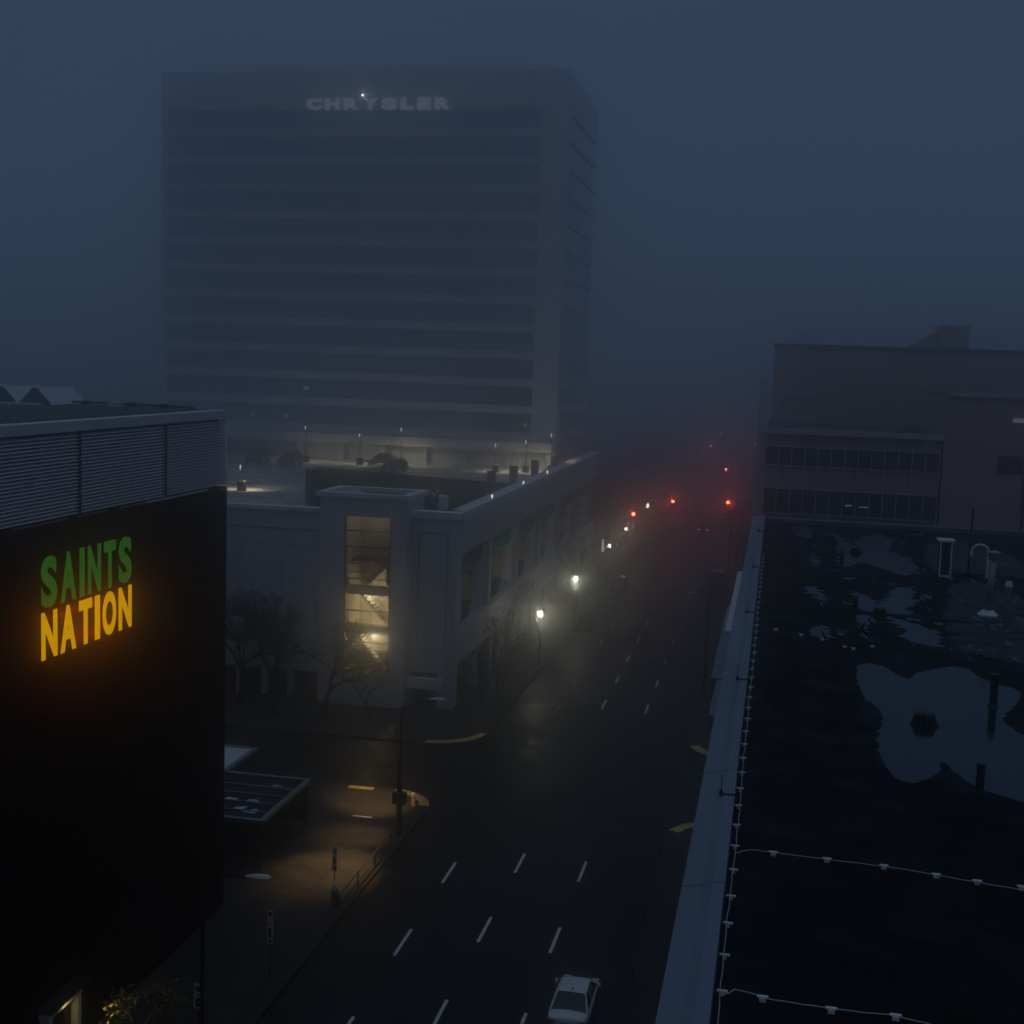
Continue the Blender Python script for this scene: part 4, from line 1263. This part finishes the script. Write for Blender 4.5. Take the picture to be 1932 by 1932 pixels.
    for sx in (-1, 1):
        for sy in (-wb, wb):
            wbm = MB().tube((sx * (hw - .2), sy, .32), (sx * (hw + .005), sy, .32), .32, .32, 20)
            wh = wbm.build("wheel", M_tyre, D)
            MB().tube((sx * (hw + .006), sy, .32), (sx * (hw + .016), sy, .32), .21, .19, 14).build("rim", M_rim, wh)
        MB().box(sx * hw * .98 - .12 if sx < 0 else hw * .98, sx * hw * .98 if sx < 0 else hw * .98 + .12, y3 - .35, y3 - .2, zt - .02, zt + .12).build("mirror", paint, D)
        MB().box(sx * .72 * hw - .16, sx * .72 * hw + .16, hl - .2, hl - .03, .55, .66).build("headlight", M_lampglass, D)
        MB().box(sx * .74 * hw - .14, sx * .74 * hw + .14, -hl - .005, -hl + .12, .62, .76).build("taillight", tail or M_tail, D)
    MB().box(-.26, .26, -hl - .012, -hl + .05, .6, .72).build("number_plate", M_sign_white, D)
    MB().box(-hw * .8, hw * .8, -hl - .02, -hl + .1, .3, .4).build("bumper", M_black if paint is not M_car_white else M_car_white, D)
    D.location = loc
    D.rotation_euler = (0, 0, rz)
    return D


car("white_car", "white saloon car driving away in the nearest lanes", "car", (-7.2, 53.75, 0.004), 0.0, M_car_white, 4.4, 1.78, 1.45)
E_tl = emit("dim_tail_lamp", (1.0, 0.35, 0.3), 1.6)
GC = "dark cars along the left kerb"
car("parked_car", "black car parked at the left kerb beside the nearest glowing lamp", "car", (-18.6, 136.0, 0.004), 0.0, M_car_dark, 4.6, 1.85, 1.6, "suv", GC)
car("parked_car", "dark car parked at the left kerb beyond the second glowing lamp", "car", (-18.2, 162.5, 0.004), 0.0, M_car_dark, 4.7, 1.9, 1.75, "suv", GC)
car("moving_car", "dark car in the middle lanes before the red signals", "car", (-11.4, 226.0, 0.004), 0.0, M_car_dark, 4.8, 1.9, 1.7, "suv", "hazy cars waiting at the far junction", E_tl)
car("moving_car", "faint dark car left of the one in the middle lanes", "car", (-17.2, 239, 0.004), 0.0, M_car_dark, 4.5, 1.8, 1.5, "sedan", "hazy cars waiting at the far junction", E_tl)
car("dark_van", "dark boxy van at the right kerb beside a utility pole", "van", (-6.4, 167.5, 0.004), 0.0, M_car_dark, 5.0, 1.95, 2.4, "van")
car("deck_car", "dark car on the garage deck, leftmost of the pair with bright glints", "car", (-61.5, 151, DZ + 0.005), R(180), M_car_dark, 4.6, 1.85, 1.6, "suv", "cars on the garage roof deck")
car("deck_car", "dark car on the garage deck, right one of the pair with bright glints", "car", (-57.0, 150, DZ + 0.005), R(180), M_car_dark, 4.6, 1.85, 1.6, "suv", "cars on the garage roof deck")
car("deck_car", "grey car parked across the deck before the rear wall, right of the pair", "car", (-47.6, 157, DZ + 0.005), R(90), M_car_grey, 4.4, 1.8, 1.5, "sedan", "cars on the garage roof deck")
car("deck_car", "dark small car by the ramp wall in the middle of the deck", "car", (-43.5, 148, DZ + 0.005), R(160), M_car_dark, 4.0, 1.7, 1.5, "suv", "cars on the garage roof deck")

# ------------------------------------------------------------------ pole signs, shelters and small street things
def pole_sign(x, y, top, lb, plates, w=0.3):
    D = thing("parking_sign", lb, "sign", (x, y, KZ), "stacked parking signs on posts")
    MB().tube((x, y + .05, KZ), (x, y + .05, top + 0.05), 0.03, 0.03, 6).build("post", M_black, D)
    z = top
    for (kind, h) in plates:
        pm_ = {"ring": M_sign_white, "text": M_sign_white, "frame": M_sign_white, "green": M_sign_green}[kind]
        p = MB().box(x - w / 2, x + w / 2, y, y + 0.02, z - h, z).build("plate", pm_, D)
        if kind == "ring":
            MB().tube((x, y - .004, z - h * .42), (x, y - .001, z - h * .42), w * .36, w * .36, 18).build("symbol", M_sign_black, p)
            MB().box(x - w * .4, x + w * .4, y - .004, y - .001, z - h * .95, z - h * .88).build("arrow", M_sign_red, p)
        elif kind == "text":
            MB().box(x - w * .4, x + w * .4, y - .004, y - .001, z - h * .42, z - h * .2).box(x - w * .4, x + w * .1, y - .004, y - .001, z - h * .8, z - h * .6).build("arrow", M_sign_red, p)
        elif kind == "frame":
            MB().box(x - w * .32, x + w * .32, y - .004, y - .001, z - h * .9, z - h * .1).build("symbol", M_sign_black, p)
        else:
            MB().box(x - w * .4, x + w * .4, y - .004, y - .001, z - h * .6, z - h * .35).build("arrow", M_sign_black, p)
        z -= h + 0.03


pole_sign(-20.8, 53.1, 3.3, "tall stack of parking plates facing the camera, standing left of the white road dashes", (("ring", .42), ("text", .3), ("frame", .5), ("ring", .26)), 0.27)
pole_sign(-21.2, 63.0, 2.5, "dim stack of parking plates against the amber lit pavement", (("ring", .4), ("frame", .45), ("frame", .3)), 0.26)
pole_sign(-21.4, 47.0, 2.7, "stack of parking plates right of the amber-lit shrub", (("ring", .5), ("frame", .5)), 0.34)
pole_sign(-21.2, 101.5, 2.35, "pale parking plates on the pavement before the garage canopy", (("ring", .4), ("frame", .6)), 0.36)
pole_sign(-21.3, 106, 3.4, "small square plate among the leafy street trees", (("frame", .45),), 0.42)


def shelter(lb, x0, x1, y0, y1, z, glassy):
    D = thing("bus_shelter", lb, "shelter", ((x0 + x1) / 2, (y0 + y1) / 2, KZ), "flat roofed shelters beside the black building")
    for (x, y) in ((x0 + .2, y0 + .2), (x1 - .2, y0 + .2), (x0 + .2, y1 - .2), (x1 - .2, y1 - .2)):
        MB().box(x - .07, x + .07, y - .07, y + .07, KZ, z - .2).build("post", M_black, D)
    fr = MB().box(x0, x1, y0, y0 + .3, z - .2, z).box(x0, x1, y1 - .3, y1, z - .2, z).box(x0, x0 + .3, y0 + .3, y1 - .3, z - .2, z).box(x1 - .3, x1, y0 + .3, y1 - .3, z - .2, z)
    fr.build("roof_frame", M_galv, D)
    if glassy:
        y = y0 + 1.4
        while y < y1 - .8:
            MB().box(x0 + .3, x1 - .3, y, y + .1, z - .16, z - .03).build("rafter", M_galv, D)
            y += 1.35
        MB().box(x0 + .3, x1 - .3, y0 + .3, y1 - .3, z - .1, z - .09).build("roof_glass", M_water, D)
        rr = random.Random(9)
        for k in range(9):
            x, y = rr.uniform(x0 + .6, x1 - 1.4), rr.uniform(y0 + .6, y1 - 1)
            MB().prism([(x, y), (x + rr.uniform(.3, 1.1), y + rr.uniform(-.1, .2)), (x + rr.uniform(.3, 1.0), y + rr.uniform(.2, .7)), (x + .05, y + rr.uniform(.2, .5))], z - .088, z - .084 + k * .0006).build("pale_patch", M_roof_light if k % 2 else M_garage2, D)  # small pale patches scattered over the glass roof
    else:
        MB().box(x0 + .3, x1 - .3, y0 + .3, y1 - .3, z - .12, z - .05).build("roof_sheet", M_garage2, D)
    MB().box(x0 + .3, x1 - .3, y1 - .25, y1 - .22, .5, z - .4).build("rear_glass", M_glass_dark, D)
    MB().box(x0 + .8, x1 - .8, y1 - .8, y1 - .35, .5, .56).build("bench", M_black, D)


shelter("shelter with a glass roof of dark rafters, nearer the lit pavement", -31.3, -25.7, 64.4, 71.9, 3.0, True)
shelter("shelter with a plain pale sheet roof, farther behind the black building", -38, -31.0, 69.5, 76.8, 3.0, False)

D = thing("fire_hydrant", "small pale-topped hydrant with a yellow body at the near street corner", "hydrant", (-20.9, 77.1, KZ))
MB().tube((-20.9, 77.1, KZ), (-20.9, 77.1, 0.75), 0.13, 0.11, 12).build("barrel", M_yellow_line, D)
MB().sphere((-20.9, 77.1, 0.86), 0.14, 12, 8).tube((-20.9, 77.1, 0.72), (-20.9, 77.1, 0.78), 0.17, 0.17, 12).build("bonnet", M_sign_white, D)
MB().tube((-20.9, 77.1, 0.6), (-20.66, 77.1, 0.6), 0.07, 0.07, 10).build("outlet", M_sign_white, D)
D = thing("mail_box", "squat black pillar box at the near street corner, right of the lit pavement", "box", (-20.6, 61.4, KZ))
MB().box(-20.75, -20.45, 61.2, 61.5, KZ, 1.0).build("cabinet", M_black, D, bevel=0.04)
MB().tube((-20.6, 61.35, 1.0), (-20.6, 61.35, 1.3), 0.14, 0.12, 10).build("meter_head", M_white_metal, D)
D = thing("guard_rail", "low black double rail along the kerb of the lit pavement", "railing", (-20.2, 65, KZ))
b = MB()
for z in (0.45, 0.95):
    b.tube((-20.2, 60.8, z), (-20.2, 70, z), 0.035, 0.035, 6)
b.build("rail", M_black, D)
for y in (60.9, 63.9, 66.9, 69.9):
    MB().tube((-20.2, y, KZ), (-20.2, y, 1.0), 0.04, 0.04, 6).build("rail_post", M_black, D)
for i, (x, y, lb) in enumerate(((-5.75, 72.8, "farthest of the dim slatted posts along the right kerb"), (-5.75, 63.8, "middle of the dim slatted posts along the right kerb"), (-5.6, 57.2, "nearest of the dim slatted posts along the right kerb"))):
    x += 0.55
    D = thing("kerb_marker", lb, "post", (x, y, KZ), "dim slatted posts along the right kerb")
    MB().tube((x, y, KZ), (x, y, 1.5), 0.05, 0.05, 8).build("post", M_black, D)
    MB().box(x - .12, x + .12, y - .05, y - .03, 0.8, 1.45).build("plate", M_galv, D)
D = thing("notice_board", "pink-lit board beyond the dark parked car on the left pavement", "board", (-19.4 - 1.1, 172, KZ))
MB().box(-21.3, -19.9 - 0.1, 172, 172.12, 1.2, 2.4).build("panel", M_pink, D)
MB().box(-21.2, -21.1, 172.02, 172.1, KZ, 1.2).box(-20.3, -20.2, 172.02, 172.1, KZ, 1.2).build("leg", M_black, D)
D = thing("street_banner", "pale hazy hanging board left of the leftmost red signal", "board", (-22.6, 207, KZ))
MB().box(-24.0, -21.6, 207, 207.15, 4.0, 5.1).build("panel", M_garage2, D)
MB().tube((-21.5, 207.1, KZ), (-21.5, 207.1, 5.4), 0.07, 0.06, 8).build("post", M_black, D)
D = thing("lit_totem", "narrow upright glowing panel below the hazy board on the left pavement", "sign", (-22.3, 178, KZ))
MB().box(-22.65, -22.35, 178, 178.1, 2.4, 4.1).build("panel", E_panel, D)
MB().box(-22.8, -22.2, 178.11, 178.3, KZ, 4.6).build("housing", M_black, D)
D = thing("manhole_cover", "round dark manhole cover between the lane dashes", "cover", (-12.7, 131, 0.004))
MB().tube((-12.7, 131.0, 0.004), (-12.7, 131.0, 0.012), 0.38, 0.38, 20).build("lid", M_black, D)
